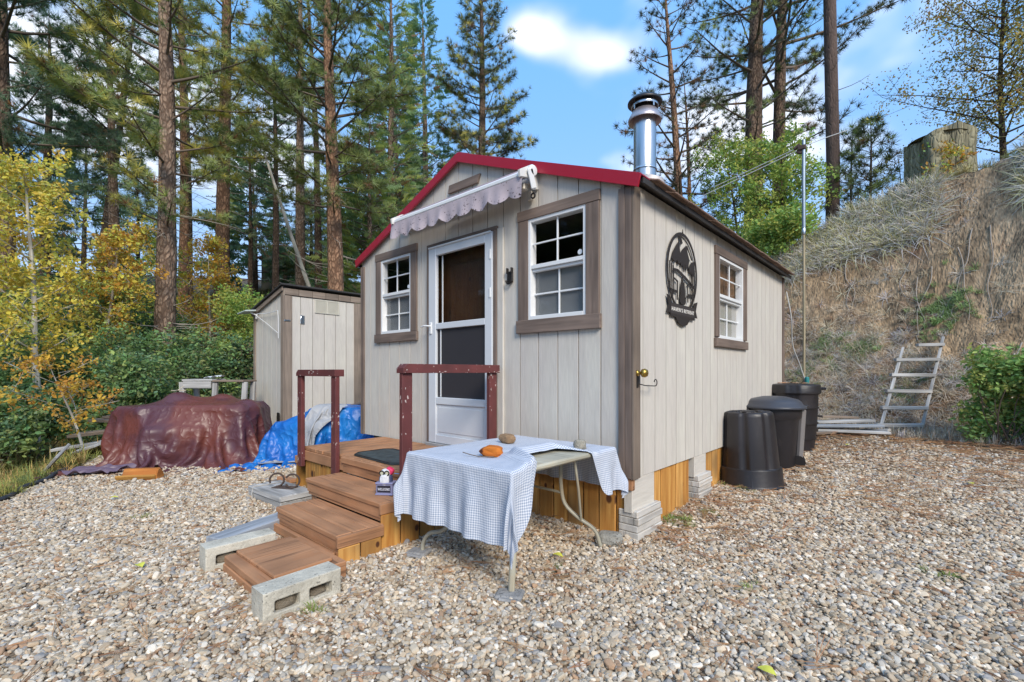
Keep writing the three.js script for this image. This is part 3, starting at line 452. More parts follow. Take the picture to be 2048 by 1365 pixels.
// cut metal sign on the long wall
{
  const s = thing('metal_sign', 'dark cut metal oval sign of campfire, chairs and mountains', 'sign', [0.014, 2.05, -0.853], Math.PI / 2);
  const ov = (a, b, n = 72) => Array.from({ length: n }, (_, i) => [a * Math.cos(i / n * 6.2832), b * Math.sin(i / n * 6.2832)]);
  const ringS = new THREE.Shape(ov(0.318, 0.335).map((p) => new THREE.Vector2(...p))); ringS.holes.push(new THREE.Path(ov(0.294, 0.311).map((p) => new THREE.Vector2(...p))));
  const m = M(L(0.045, 0.036, 0.032), { roughness: 0.6, metalness: 0.4 }), T = 0.006, ex = (pts) => prism(pts, T), bar = (x0, y0, x1, y1, w) => { const dx = x1 - x0, dy = y1 - y0, l = Math.hypot(dx, dy), nx = -dy / l * w / 2, ny = dx / l * w / 2; return prism([[x0 + nx, y0 + ny], [x0 - nx, y0 - ny], [x1 - nx, y1 - ny], [x1 + nx, y1 + ny]], T); };
  const big = new THREE.ExtrudeGeometry(ringS, { depth: T, bevelEnabled: false });
  part(s, 'rim', merge([big, ex([[-0.008, 0.33], [0.008, 0.33], [0, 0.368]])]), m);
  part(s, 'mountains', merge([ex([[-0.225, 0.085], [-0.19, 0.15], [-0.14, 0.2], [-0.09, 0.245], [-0.07, 0.205], [-0.055, 0.15], [0.0, 0.2], [0.075, 0.245], [0.1, 0.19], [0.14, 0.13], [0.13, 0.1], [0.1, 0.03], [0.09, 0.07], [0.06, 0.02], [0.045, 0.08], [0.02, 0.01], [0.0, 0.075], [-0.03, 0.04], [-0.05, 0.08], [-0.09, 0.055], [-0.12, 0.09], [-0.16, 0.06]]), ex([[0.13, 0.06], [0.19, 0.12], [0.255, 0.135], [0.262, 0.06], [0.235, 0.0], [0.22, 0.04], [0.19, -0.02], [0.175, 0.04], [0.15, 0.0]]), bar(-0.06, 0.3, -0.02, 0.24, 0.035), bar(0.09, 0.24, 0.2, 0.14, 0.012)]), m);
  part(s, 'ridge_line', merge([bar(-0.2, 0.0, -0.1, 0.005, 0.022), bar(-0.11, 0.005, 0.0, -0.02, 0.024), bar(-0.01, -0.018, 0.09, -0.045, 0.024), bar(0.08, -0.042, 0.24, -0.095, 0.024)]), m);
  for (const k of [-1, 1]) part(s, 'chair', merge([...[0, 1, 2].map((i) => bar(k * (0.262 - i * 0.034), 0.06 - i * 0.012, k * (0.252 - i * 0.036), -0.17, 0.013)), bar(k * 0.27, -0.17, k * 0.11, -0.175, 0.02), bar(k * 0.17, -0.07, k * 0.1, -0.09, 0.013), bar(k * 0.105, -0.085, k * 0.112, -0.24, 0.012), bar(k * 0.2, -0.17, k * 0.21, -0.25, 0.014)]), m);
  part(s, 'fire_pot', merge([ex([[-0.06, -0.2], [-0.058, -0.25], [-0.035, -0.27], [0.035, -0.27], [0.058, -0.25], [0.06, -0.2], [0.035, -0.215], [-0.035, -0.215]]), ex([[-0.05, -0.215], [-0.045, -0.14], [-0.025, -0.05], [-0.012, -0.11], [0.0, -0.03], [0.012, -0.11], [0.03, -0.07], [0.048, -0.15], [0.05, -0.215]]), bar(0, -0.3, 0, -0.35, 0.014)]), m);
  part(s, 'banner', merge([ex([[-0.32, -0.215], [-0.24, -0.235], [-0.235, -0.275], [0.235, -0.275], [0.24, -0.235], [0.325, -0.215], [0.285, -0.3], [0.32, -0.36], [0.255, -0.36], [0.25, -0.385], [0.15, -0.385], [0.09, -0.435], [0.0, -0.455], [-0.09, -0.435], [-0.15, -0.385], [-0.25, -0.385], [-0.255, -0.36], [-0.32, -0.36], [-0.285, -0.3]]).translate(0, 0, 0.0015)]), m);
  const cv = document.createElement('canvas'); cv.width = 512; cv.height = 128; const c2 = cv.getContext('2d'); c2.fillStyle = '#3a3330'; c2.fillRect(0, 0, 512, 128); c2.fillStyle = '#e6dfd4'; c2.font = 'bold 64px sans-serif'; c2.textAlign = 'center'; c2.textBaseline = 'middle'; c2.fillText("HAVEN'S RETREAT", 256, 66, 490);
  const ct = new THREE.CanvasTexture(cv); ct.colorSpace = THREE.SRGBColorSpace;
  part(s, 'lettering', new THREE.PlaneGeometry(0.5, 0.085).translate(0, -0.322, 0.0085), M(L(1, 1, 1), { map: ct, roughness: 0.7 }));
}
// brass knob and iron scroll hook by the corner
{
  const k = thing('corner_hook', 'iron scroll hook under a brass knob on the corner board', 'hook', [0.02, 1.16, -0.03]);
  part(k, 'knob', put(lathe([[0.001, 0], [0.022, 0], [0.022, 0.01], [0.012, 0.014], [0.012, 0.03], [0.028, 0.04], [0.032, 0.058], [0.024, 0.075], [0.001, 0.08]], 24), 0, 0.045, 0, 0, 0, -Math.PI / 2), M(L(0.5, 0.32, 0.08), { roughness: 0.35, metalness: 1 }), 'brass knob');
  const pts = [V(0, -0.03, 0.0), V(0.04, -0.045, -0.05), V(0.05, -0.05, -0.16)]; for (let i = 0; i < 10; i++) { const a = -1.57 + i * 0.5; pts.push(V(0.05, -0.026 + 0.024 * Math.sin(a), -0.19 - 0.024 * Math.cos(a))); }
  part(k, 'scroll_arm', tube(pts, 0.004, 6), MAT.blackMetal);
  part(k, 'back_plate', bx(0, 0.006, -0.06, 0.03, -0.012, 0.012, 0.002), MAT.blackMetal);
}
// ---------- porch and steps ----------
{
  const p = thing('porch', 'low brown painted porch deck with steps before the door', 'porch');
  const deck = new THREE.Group(); deck.name = 'deck'; p.add(deck);
  for (let i = 0; i < 14; i++) { const x = -3.14 + i * 0.1407; part(deck, 'deck_board', bx(x + 0.003, x + 0.1355, 0.425 + rr(-0.002, 0.002), 0.46 + rr(-0.0015, 0.0015), 0.022, 0.955 + rr(-0.004, 0.004), 0.004, 2), MAT.deck); }
  part(deck, 'rim_joist', bx(-3.15, -2.32, 0.33, 0.424, 0.93, 0.965, 0.004, 0), MAT.deck);
  part(deck, 'rim_joist', bx(-3.15, -3.115, 0.33, 0.424, 0.03, 0.929, 0.004, 2), MAT.deck);
  part(deck, 'tread_nosing', bx(-2.318, -1.17, 0.405, 0.457, 0.958, 0.985, 0.004, 0), MAT.deck);
  part(deck, 'riser', bx(-2.316, -1.18, 0.322, 0.404, 0.945, 0.968, 0.003, 0), MAT.deck);
  part(deck, 'side_ledge', bx(-3.33, -3.152, 0.27, 0.345, 0.86, 0.96, 0.004, 0), MAT.deck);
  for (let i = 0; i < 8; i++) part(deck, 'front_skirting', bx(-3.11 + i * 0.1, -3.11 + i * 0.1 + 0.095, -0.05, 0.329, 0.925 - 0.004 * (i % 2), 0.944, 0.003, 1), MAT.oldCedar);
  for (let i = 0; i < 3; i++) part(deck, 'side_skirting', bx(-3.32, -3.3, -0.05, 0.268, 0.95 - i * 0.1 - 0.095, 0.95 - i * 0.1, 0.003, 1), MAT.oldCedar);
  const st = (name, x0, x1, z0, z1, y, drop, boards) => {
    const s = new THREE.Group(); s.name = name; p.add(s); const n = boards, w = (z1 - z0) / n;
    for (let i = 0; i < n; i++) part(s, 'tread_board', bx(x0 + rr(-0.004, 0.004), x1 + rr(-0.004, 0.004), y - 0.036, y + rr(-0.002, 0.001), z0 + i * w + 0.003, z0 + (i + 1) * w - 0.003, 0.006, 0), MAT.deck);
    part(s, 'riser', bx(x0 + 0.01, x1 - 0.012, y - 0.105, y - 0.037, z1 - 0.03, z1 - 0.012, 0.003, 0), MAT.deck);
    part(s, 'tread_end', bx(x1 - 0.004, x1 + 0.022, y - 0.075, y - 0.003, z0 + 0.01, z1 + 0.004, 0.004, 2), MAT.deck);
    return s;
  };
  const a = st('upper_step', -2.32, -1.19, 0.97, 1.30, 0.322, 0, 2), b = st('lower_step', -2.11, -1.165, 1.282, 1.62, 0.19, 0, 3);
  part(a, 'riser', bx(-2.30, -1.2, 0.192, 0.216, 1.262, 1.281, 0.003, 0), MAT.deck);
  part(b, 'front_strip', put(cbox(0.93, 0.06, 0.028, 0.004, 0), -1.65, 0.055, 1.636, 0, 0.012, 0), MAT.deck);
  part(b, 'riser', bx(-2.1, -1.18, 0.0, 0.084, 1.59, 1.607, 0.003, 0), MAT.deck);
  for (let i = 0; i < 2; i++) part(a, 'side_skirting', bx(-1.19, -1.172, -0.06, 0.245, 1.295 - i * 0.16 - 0.152, 1.295 - i * 0.16, 0.006, 1), [MAT.cedar, MAT.cedarB][i % 2]);
  for (let i = 0; i < 7; i++) part(deck, 'side_skirting', bx(-1.2, -1.182, -0.06, 0.40, 0.965 - i * 0.137 - 0.129, 0.965 - i * 0.137, 0.006, 1), [MAT.cedarB, MAT.cedar, MAT.cedarC][i % 3]);
  for (let i = 0; i < 2; i++) part(b, 'side_skirting', bx(-1.165, -1.147, -0.06, 0.113, 1.612 - i * 0.155 - 0.147, 1.612 - i * 0.155, 0.006, 1), [MAT.cedarC, MAT.cedarB][i % 2]);
  for (const x of [-2.09, -1.3]) part(b, 'bearer', bx(x, x + 0.04, -0.04, 0.15, 1.3, 1.585, 0.003, 2), MAT.deck);
  for (const x of [-2.29, -2.24, -1.26]) part(a, 'bearer', bx(x, x + 0.04, -0.04, 0.285, 0.985, 1.26, 0.003, 2), MAT.deck);
  // hand rails bolted to the deck
  const r1 = new THREE.Group(); r1.name = 'handrail'; p.add(r1);
  part(r1, 'post', bx(-3.16, -3.072, 0.27, 1.172, 0.966, 1.006, 0.004, 1), MAT.rail);
  part(r1, 'post', bx(-2.458, -2.37, 0.215, 1.172, 0.966, 1.006, 0.004, 1), MAT.rail);
  part(r1, 'top_rail', uvm(prism([[-3.16, 1.173], [-2.364, 1.173], [-2.364, 1.232], [-3.12, 1.232], [-3.16, 1.20]], 0.086, 0.002).translate(0, 0, 0.93), 0), MAT.rail);
  const r2 = new THREE.Group(); r2.name = 'handrail'; p.add(r2);
  part(r2, 'post', bx(-1.285, -1.245, 0.2, 1.205, 0.99, 1.079, 0.004, 1), MAT.rail);
  part(r2, 'post', bx(-1.285, -1.245, 0.461, 1.205, 0.10, 0.188, 0.004, 1), MAT.rail);
  part(r2, 'top_rail', put(uvm(prism([[-1.083, 1.206], [-0.09, 1.206], [-0.09, 1.27], [-1.05, 1.27], [-1.083, 1.24]], 0.086, 0.002), 0), -1.308, 0, 0, 0, Math.PI / 2, 0), MAT.rail);
}
// low first step between two concrete blocks
{
  const s = thing('ground_step', 'worn brown timber step between two concrete blocks', 'step', [-1.3, 0, 1.88]);
  part(s, 'frame_board', bx(-0.31, 0.31, -0.02, 0.052, 0.19, 0.235, 0.005, 0), MAT.deck);
  part(s, 'frame_board', bx(-0.305, 0.308, 0.054, 0.098, 0.1, 0.23, 0.005, 0), MAT.deck);
  part(s, 'frame_board', bx(-0.3, 0.31, -0.02, 0.096, -0.235, 0.098, 0.005, 0), MAT.deck);
  part(s, 'worn_board', put(cbox(0.56, 0.024, 0.33, 0.006, 2), -0.01, 0.11, 0.0, 0.006, 0.02, 0.004), MAT.deck, 'worn top board with splits');
  const block = (x, z, ry, label) => {
    const b = new THREE.Shape([[-0.195, -0.07], [0.195, -0.07], [0.195, 0.075], [-0.195, 0.075]].map((q) => new THREE.Vector2(...q)));
    for (const c of [-0.083, 0.09]) { const h = new THREE.Path(); const w = 0.068, t = 0.036, r = 0.016, y = -0.002; h.moveTo(c - w + r, y - t); h.lineTo(c + w - r, y - t); h.quadraticCurveTo(c + w, y - t, c + w, y - t + r); h.lineTo(c + w, y + t - r); h.quadraticCurveTo(c + w, y + t, c + w - r, y + t); h.lineTo(c - w + r, y + t); h.quadraticCurveTo(c - w, y + t, c - w, y + t - r); h.lineTo(c - w, y - t + r); h.quadraticCurveTo(c - w, y - t, c - w + r, y - t); b.holes.push(h); }
    const g = new THREE.ExtrudeGeometry(b, { depth: 0.13, bevelEnabled: true, bevelSize: 0.006, bevelThickness: 0.006, bevelSegments: 2, curveSegments: 6 }).translate(0, 0.0, -0.065);
    const t = thing('concrete_block', label, 'concrete block', [x, 0.07, z], ry); part(t, 'block', uvm(g, 0), MAT.concrete);
    part(t, 'mortar_fill', merge([put(rock(0.06, 0.034, 0.055, 3, 2, 0.25), -0.083, -0.008, 0), put(rock(0.05, 0.02, 0.05, 4, 2, 0.25), 0.09, -0.018, 0)]), M(L(0.30, 0.25, 0.19), { map: TX.concrete, bumpMap: TX.speck, bumpScale: 0.006 }));
  };
  block(-0.862, 1.985, Math.PI / 2 + 0.03, 'pale concrete block with two open cells, right of the lowest step');
  block(-1.71, 1.995, Math.PI / 2 - 0.02, 'pale concrete block lying left of the lowest step');
}
solo('timber_beam', 'blue grey weathered timber lying beside the steps', 'timber', cbox(0.16, 0.10, 0.86, 0.006, 2), MAT.greyBlue, [-2.13, 0.055, 1.66], 0.36);
{
  const t = thing('weathered_block', 'weathered grey timber block strapped together beside the porch', 'timber block', [-3.0, 0, 1.235], 0.06);
  part(t, 'timber', bx(-0.33, 0.33, -0.01, 0.062, -0.16, 0.15, 0.008, 0), MAT.grey); part(t, 'timber', bx(-0.32, 0.34, 0.064, 0.118, -0.155, 0.16, 0.008, 0), MAT.grey);
  part(t, 'strap', tube([V(-0.2, -0.01, 0.163), V(-0.21, 0.06, 0.166), V(-0.215, 0.122, 0.155), V(-0.19, 0.124, 0), V(-0.2, 0.122, -0.15)], 0.006, 6), M(L(0.4, 0.38, 0.35)));
  const s = thing('boot_scraper', 'rusty iron plate with two curled rings on the weathered block', 'boot scraper', [-2.96, 0.119, 1.21], 0.5);
  part(s, 'plate', bx(-0.11, 0.11, 0, 0.006, -0.05, 0.05, 0.002), MAT.rust);
  for (const x of [-0.085, 0.085]) part(s, 'ring', put(new THREE.TorusGeometry(0.062, 0.009, 8, 26, 5.3), x, 0.068, 0, 0, 0.5, x > 0 ? 3.6 : 4.6), MAT.rust);
  solo('brown_offcut', 'short brown board offcut on gravel left of the porch', 'board', cbox(0.34, 0.04, 0.09, 0.004, 0), MAT.brownOld, [-3.52, 0.03, 0.98], 0.3);
  solo('brown_offcut', 'brown board offcut lying on top of another by the porch', 'board', cbox(0.26, 0.04, 0.08, 0.004, 0), MAT.deck, [-3.5, 0.072, 0.97], 0.12);
}
{ // door mat
  const c = 0.07, a = 0.37, b = 0.2, pts = [[-a + c, -b], [a - c, -b], [a, -b + c], [a, b - c], [a - c, b], [-a + c, b], [-a, b - c], [-a, -b + c]];
  const m = thing('door_mat', 'dark teal rubber door mat with cut corners on the porch', 'mat', [-1.95, 0.4625, 0.70], -0.04);
  const rub = M(L(0.05, 0.068, 0.072), { roughness: 0.6, bumpMap: TX.soft, bumpScale: 0.01, map: tex(512, 0.5, (u, v) => { const f = fbm(u * 9, v * 9, 3, 5, 9, 9), s = sstep(0.72, 0.78, fbm(u * 40, v * 40, 7, 2, 40, 40)); return mix3([0.7 * f + 0.5, 0.75 * f + 0.5, 0.75 * f + 0.5], [1, 1, 1], s); }) });
  part(m, 'pad', uvm(prism(pts, 0.008, 0.002).rotateX(-Math.PI / 2).translate(0, 0.003, 0)), rub);
  const ring = pts.map(([x, y]) => V(x * 0.985, 0.012, -y * 0.97)); ring.push(ring[0].clone()); part(m, 'border', tube(ring, 0.007, 6, false), MAT.blackMetal);
}
{ // welcome gnome: one continuous figure sitting in a little crate with a sign
  const g = thing('gnome_figurine', 'small garden gnome with goggles holding a welcome sign on the step', 'figurine', [-1.375, 0.322, 1.13], 0.62);
  const lav = M(L(0.22, 0.22, 0.36), { roughness: 0.6 }), whi = M(L(0.66, 0.66, 0.68), { roughness: 0.6, bumpMap: TX.soft, bumpScale: 0.006 });
  part(g, 'crate', bx(-0.062, 0.062, 0, 0.088, -0.04, 0.04, 0.007), lav);
  part(g, 'crate_lip', merge([bx(-0.066, 0.066, 0.078, 0.092, -0.044, 0.046, 0.004), bx(-0.066, 0.066, 0, 0.012, -0.044, 0.046, 0.004)]), lav);
  const cv = document.createElement('canvas'); cv.width = 256; cv.height = 128; const c = cv.getContext('2d'); c.fillStyle = '#23212f'; c.fillRect(0, 0, 256, 128); c.fillStyle = '#dfe0ea'; c.font = 'bold 62px serif'; c.textAlign = 'center'; c.textBaseline = 'middle'; c.fillText('WELCOME', 128, 68, 236); const t = new THREE.CanvasTexture(cv); t.colorSpace = THREE.SRGBColorSpace;
  part(g, 'sign_face', new THREE.PlaneGeometry(0.1, 0.05).translate(0, 0.046, 0.0415), M(L(1, 1, 1), { map: t, roughness: 0.6 }));
  part(g, 'body', put(rock(0.05, 0.045, 0.032, 2, 3, 0.12), 0, 0.105, 0), M(L(0.05, 0.06, 0.13), { roughness: 0.7 }));
  part(g, 'beard', put(rock(0.036, 0.048, 0.022, 5, 3, 0.3), -0.004, 0.108, 0.024), whi);
  part(g, 'head', put(rock(0.036, 0.034, 0.032, 7, 3, 0.1), 0, 0.15, 0.0), whi);
  for (const x of [-0.019, 0.019]) { const l = part(g, 'goggle', put(new THREE.TorusGeometry(0.0155, 0.005, 8, 20), x, 0.158, 0.032), MAT.blackMetal); part(l, 'lens', put(new THREE.CylinderGeometry(0.015, 0.015, 0.006, 20), x, 0.158, 0.031, Math.PI / 2), M(L(0.5, 0.5, 0.36), { roughness: 0.2 })); }
  part(g, 'cap', put(rock(0.03, 0.026, 0.026, 9, 3, 0.1), 0.026, 0.168, -0.012, 0, 0, -0.5), M(L(0.62, 0.03, 0.11), { roughness: 0.6 }));
  part(g, 'pennant', merge([tube([V(0.06, 0.15, -0.01), V(0.12, 0.142, -0.02)], 0.0025, 5), bx(0.07, 0.10, 0.03, 0.055, -0.01, 0.0, 0.003)]), M(L(0.08, 0.22, 0.5)));
}
// ---------- folding table with cloth ----------
const TT = 0.695, TX0 = -0.93, TX1 = -0.04, TZ0 = 0.2, TZ1 = 1.24;
{
  const t = thing('folding_table', 'folding table with curved cream steel legs beside the steps', 'table');
  const cream = M(L(0.56, 0.52, 0.40), { roughness: 0.45, map: TX.paint });
  part(t, 'tabletop', bx(TX0, TX1, TT - 0.035, TT, TZ0, TZ1, 0.01, 0), cream);
  const leg = (pts) => tube(new THREE.CatmullRomCurve3(pts).getPoints(18), 0.0135, 10);
  part(t, 'leg', leg([V(-0.10, TT - 0.03, 1.10), V(-0.10, 0.4, 1.15), V(-0.095, 0.045, 1.18)]), cream); part(t, 'leg_sleeve', tube([V(-0.0965, 0.26, 1.163), V(-0.095, 0.04, 1.18)], 0.019, 12), cream);
  part(t, 'leg', leg([V(-0.6, TT - 0.03, 1.1), V(-0.62, 0.34, 1.12), V(-0.72, 0.21, 1.13), V(-0.85, 0.16, 1.145), V(-0.905, 0.09, 1.15), V(-0.915, 0.03, 1.15)]), cream);
  part(t, 'leg', leg([V(-0.32, TT - 0.03, 0.42), V(-0.32, 0.42, 0.42), V(-0.30, 0.3, 0.40), V(-0.22, 0.215, 0.36), V(-0.13, 0.13, 0.29), V(-0.1, 0.02, 0.265)]), cream);
  part(t, 'leg', leg([V(-0.65, TT - 0.03, 0.4), V(-0.68, 0.35, 0.4), V(-0.75, 0.22, 0.34), V(-0.86, 0.12, 0.28), V(-0.88, 0.01, 0.26)]), cream);
  part(t, 'brace', tube([V(-0.12, TT - 0.04, 0.55), V(-0.145, 0.45, 0.47), V(-0.2, 0.205, 0.355)], 0.009, 8), cream);
  part(t, 'crossbar', tube([V(-0.32, 0.38, 0.42), V(-0.67, 0.38, 0.4)], 0.009, 8), cream);
  // the cloth: lies on the top, hangs over the front and the left, is thrown back on the right
  const gingham = tex(256, 0.052, (u, v) => { const a = u % 0.25 < 0.125 ? 1 : 0, b = v % 0.25 < 0.125 ? 1 : 0, k = 0.94 + 0.06 * vn(u * 64, v * 64, 1, 64, 64); const c = a + b === 2 ? [0.60, 0.65, 0.74] : a + b === 1 ? [0.80, 0.825, 0.87] : [0.95, 0.95, 0.955]; return [c[0] * k, c[1] * k, c[2] * k]; });
  const stain = gingham;
  const NU = 150, NV = 150, right = (z) => { const g = 0.44 * sstep(0.92, 1.24, z) + 0.38 * (1 - sstep(0.34, 0.62, z)); return -0.22 + g * 1.28; };
  const cl = grid(NU, NV, (u, v) => {
    const z = lerp(-0.1, 1.655, v), xm = right(z), x = lerp(-1.28, xm, u), cx = clamp(x, TX0, TX1), cz = clamp(z, TZ0, TZ1), dx = x - cx, dz = z - cz, d = Math.hypot(dx, dz);
    const p = V(cx, TT + 0.004, cz);
    if (d > 1e-6) {
      const r = 0.018, s = Math.min(d, r * 1.5), out = r * Math.sin(s / r), dn = r * (1 - Math.cos(Math.min(s / r, 1.57))) + Math.max(0, d - r * 1.57), ux = dx / d, uz = dz / d, corner = Math.min(Math.abs(dx), Math.abs(dz)) / (d + 1e-6);
      const along = Math.abs(dx) > Math.abs(dz) ? z : x, fold = (0.018 * Math.sin(along * 17 + 1.2 + 0.8 * Math.sin(along * 5)) + 0.012 * Math.sin(along * 39 + 2)) * sstep(0.02, 0.35, d);
      const flare = 0.04 * d + fold + corner * 0.07 * sstep(0, 0.3, d);
      p.x += ux * (out + flare); p.z += uz * (out + flare); p.y -= dn * (1 - 0.22 * corner);
    }
    // the thrown back edge rises in a soft ridge
    const toEdge = xm - x, bare = sstep(0.45, 0.62, z) * (1 - sstep(0.95, 1.2, z)); p.y += bare * (0.055 * Math.exp(-(((toEdge - 0.06) / 0.06) ** 2)) + 0.02 * Math.exp(-(((toEdge - 0.2) / 0.05) ** 2)));
    const ridge = Math.exp(-(((z - (1.02 + 0.5 * (x + 0.2))) / 0.07) ** 2)) * sstep(-0.45, -0.1, x) * (d < 0.01 ? 1 : Math.max(0, 1 - d * 3)); p.y += 0.03 * ridge;
    p.y += 0.0025 * (fbm(x * 14 + 3, z * 14 + 3, 5, 3) - 0.5) * 2; p.u = x; p.v = z; return p;
  });
  const c = solo('tablecloth', 'blue and white gingham cloth draped unevenly over the folding table', 'tablecloth', cl, M(L(0.86, 0.86, 0.87), { map: gingham, roughness: 0.95, bumpMap: TX.soft, bumpScale: 0.01, side: THREE.DoubleSide }));
  const rk = (x, z, a, b, d, seed, col, label) => solo('rock', label, 'rock', rock(a, b, d, seed, 3, 0.3), M(col, { map: TX.concrete, bumpMap: TX.speck, bumpScale: 0.006, roughness: 0.95 }), [x, TT + 0.004 + b * 0.86, z], seed);
  rk(-0.70, 0.56, 0.062, 0.036, 0.045, 3, L(0.52, 0.33, 0.19), 'tan brown rock at the back of the gingham tablecloth');
  rk(-0.16, 0.43, 0.052, 0.036, 0.04, 5, L(0.60, 0.56, 0.48), 'pale rough rock holding down the right end of the tablecloth');
  const w = thing('wood_chunk', 'orange brown wood chunk with a thin twig on the tablecloth', 'wood', [-0.40, TT + 0.006, 1.02], 0.4);
  part(w, 'chunk', uvm(rock(0.068, 0.034, 0.034, 21, 3, 0.5).translate(0.0, 0.03, 0), 0), M(L(0.80, 0.42, 0.14), { map: TX.cedar, bumpMap: TX.grainB, bumpScale: 0.006 }));
  part(w, 'twig', tube([V(0.03, 0.006, 0.04), V(-0.06, 0.006, 0.06), V(-0.12, 0.012, 0.05), V(-0.18, 0.02, 0.03)], 0.003, 5), MAT.twig);
  const brick = (x, z, ry, label) => solo('foot_stone', label, 'stone', merge([put(cbox(0.15, 0.03, 0.10, 0.01), 0, 0.012, 0, 0.05, 0, 0.06), put(cbox(0.12, 0.02, 0.03, 0.008), 0.01, 0.008, 0.055)]), M(L(0.42, 0.42, 0.44), { map: TX.concrete, bumpMap: TX.speck, bumpScale: 0.006 }), [x, 0.012, z], ry);
  brick(-0.09, 1.2, 0.5, 'flat grey stone under the near leg of the folding table'); brick(-0.93, 1.17, 0.3, 'flat grey stone under the left leg of the folding table');
  solo('rock', 'pointed grey rock by the skirting at the cabin corner', 'rock', uvm(rock(0.10, 0.05, 0.06, 11, 2, 0.45)), M(L(0.48, 0.47, 0.44), { map: TX.concrete, bumpMap: TX.speck, bumpScale: 0.01 }), [-0.10, 0.035, 0.15], 0.5);
}
// ---------- tall narrow shed ----------
{
  const X0 = -7.40, X1 = -6.13, Z0 = -0.055, Z1 = -1.42, yF = 2.56, yB = 2.27;
  const s = thing('privy_shed', 'tall narrow beige shed with slanted roof behind the porch', 'shed', [X1, 0, Z0]);
  const w = X1 - X0, l = Z0 - Z1, top = (x) => lerp(yF, yB, -x / w);   // local x from -w to 0, z from 0 to -l
  for (const x of [-w + 0.02, -0.14]) part(s, 'skid', bx(x, x + 0.12, -0.03, 0.10, -l, 0.02, 0.006, 2), MAT.brownOld);
  part(s, 'base', bx(-w, 0, 0.10, 0.2, -l, 0, 0.005, 0), MAT.brownOld);
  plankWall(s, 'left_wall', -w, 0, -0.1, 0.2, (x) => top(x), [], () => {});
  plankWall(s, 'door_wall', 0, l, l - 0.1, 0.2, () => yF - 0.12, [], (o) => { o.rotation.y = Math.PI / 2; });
  part(s, 'back_panel', bx(-w, -0.02, 0.2, yB - 0.02, -l, -l + 0.04, 0.003), MAT.siding); part(s, 'far_panel', bx(-w, -w + 0.04, 0.2, yB - 0.03, -l + 0.04, -0.1, 0.003), MAT.siding);
  const lt = M(L(0.40, 0.31, 0.24), { map: TX.grain, bumpMap: TX.grainB, bumpScale: 0.003 });
  part(s, 'corner_board', bx(-0.09, 0.0, 0.2, 2.545, 0.001, 0.02, 0.003, 1), lt); part(s, 'corner_board', bx(0.001, 0.02, 0.2, 2.44, -0.12, 0.0205, 0.003, 1), lt);
  part(s, 'corner_board', bx(-w - 0.002, -w + 0.08, 0.2, yB - 0.01, 0.001, 0.02, 0.003, 1), lt); part(s, 'corner_board', bx(0.001, 0.02, 0.2, 2.44, -l, -l + 0.15, 0.003, 1), lt);
  for (let i = 0; i < 6; i++) part(s, 'fascia_block', bx(0.001, 0.022, 2.45, 2.553, -i * l / 6 - l / 6 + 0.003, -i * l / 6 - 0.003, 0.003, 2), lt);
  part(s, 'roof', put(cbox(w + 0.16, 0.03, l + 0.14, 0.005, 2), -w / 2, (yF + yB) / 2 + 0.035, -l / 2, 0, 0, Math.atan((yF - yB) / w)), M(L(0.035, 0.032, 0.03), { roughness: 0.9, bumpMap: TX.speck, bumpScale: 0.004 }));
  part(s, 'rake_board', uvm(prism([[-w - 0.03, yB - 0.075], [0.02, yF - 0.05], [0.02, yF + 0.018], [-w - 0.03, yB - 0.005]], 0.018, 0.002).translate(0, 0, 0.021), 0), lt);
  const v = new THREE.Group(); v.name = 'vent'; s.add(v); const cre = M(L(0.60, 0.56, 0.46), { roughness: 0.6 });
  part(v, 'vent_frame', merge([bx(0.001, 0.016, 2.20, 2.215, -0.93, -0.5, 0.002), bx(0.001, 0.016, 2.415, 2.43, -0.93, -0.5, 0.002), bx(0.001, 0.016, 2.215, 2.415, -0.515, -0.5, 0.002), bx(0.001, 0.016, 2.215, 2.415, -0.93, -0.915, 0.002), bx(0.001, 0.016, 2.215, 2.415, -0.725, -0.705, 0.002)]), cre);
  for (const [a, b] of [[-0.705, -0.515], [-0.915, -0.725]]) for (let k = 0; k < 11; k++) part(v, 'louvre', put(cbox(0.01, 0.014, b - a, 0.001), 0.006, 2.225 + k * 0.0182, (a + b) / 2, 0, 0, 0.6), cre);
  const lk = new THREE.Group(); lk.name = 'latch'; s.add(lk); part(lk, 'plate', bx(0.001, 0.02, 2.0, 2.14, -0.325, -0.255, 0.006), MAT.steel); part(lk, 'bolt', tube([V(0.026, 2.02, -0.27), V(0.03, 2.07, -0.25), V(0.026, 2.12, -0.27)], 0.008, 6), MAT.steel);
  part(s, 'hasp', bx(0.02, 0.03, 2.02, 2.05, -0.09, 0.01, 0.004), MAT.steel);
  part(s, 'pet_flap', merge([bx(-0.21, -0.11, 0.22, 0.55, 0.021, 0.035, 0.012), bx(-0.195, -0.125, 0.25, 0.5, 0.035, 0.042, 0.004)]), MAT.blackMetal);
  const li = thing('solar_light', 'small white solar light on a bracket at the narrow shed corner', 'light', [X0 + 0.15, 2.17, Z0 + 0.02]);
  part(li, 'solar_panel', put(cbox(0.42, 0.025, 0.18, 0.008), -0.12, 0.09, 0.12, 0.12, 0, 0.05), M(L(0.5, 0.56, 0.52), { roughness: 0.4 }));
  part(li, 'bracket', merge([tube([V(0, 0.075, 0.1), V(0.02, 0.04, 0.02), V(0.02, 0.0, 0.0)], 0.014, 8), bx(-0.01, 0.05, -0.03, 0.05, 0, 0.02, 0.004)]), MAT.white);
  part(li, 'wire', tube([V(0.1, 0.05, 0.03), V(0.5, 0.02, 0.03), V(1.0, 0.03, 0.03), V(1.02, -0.1, 0.03), V(1.02, -0.42, 0.03)], 0.006, 5), MAT.white);
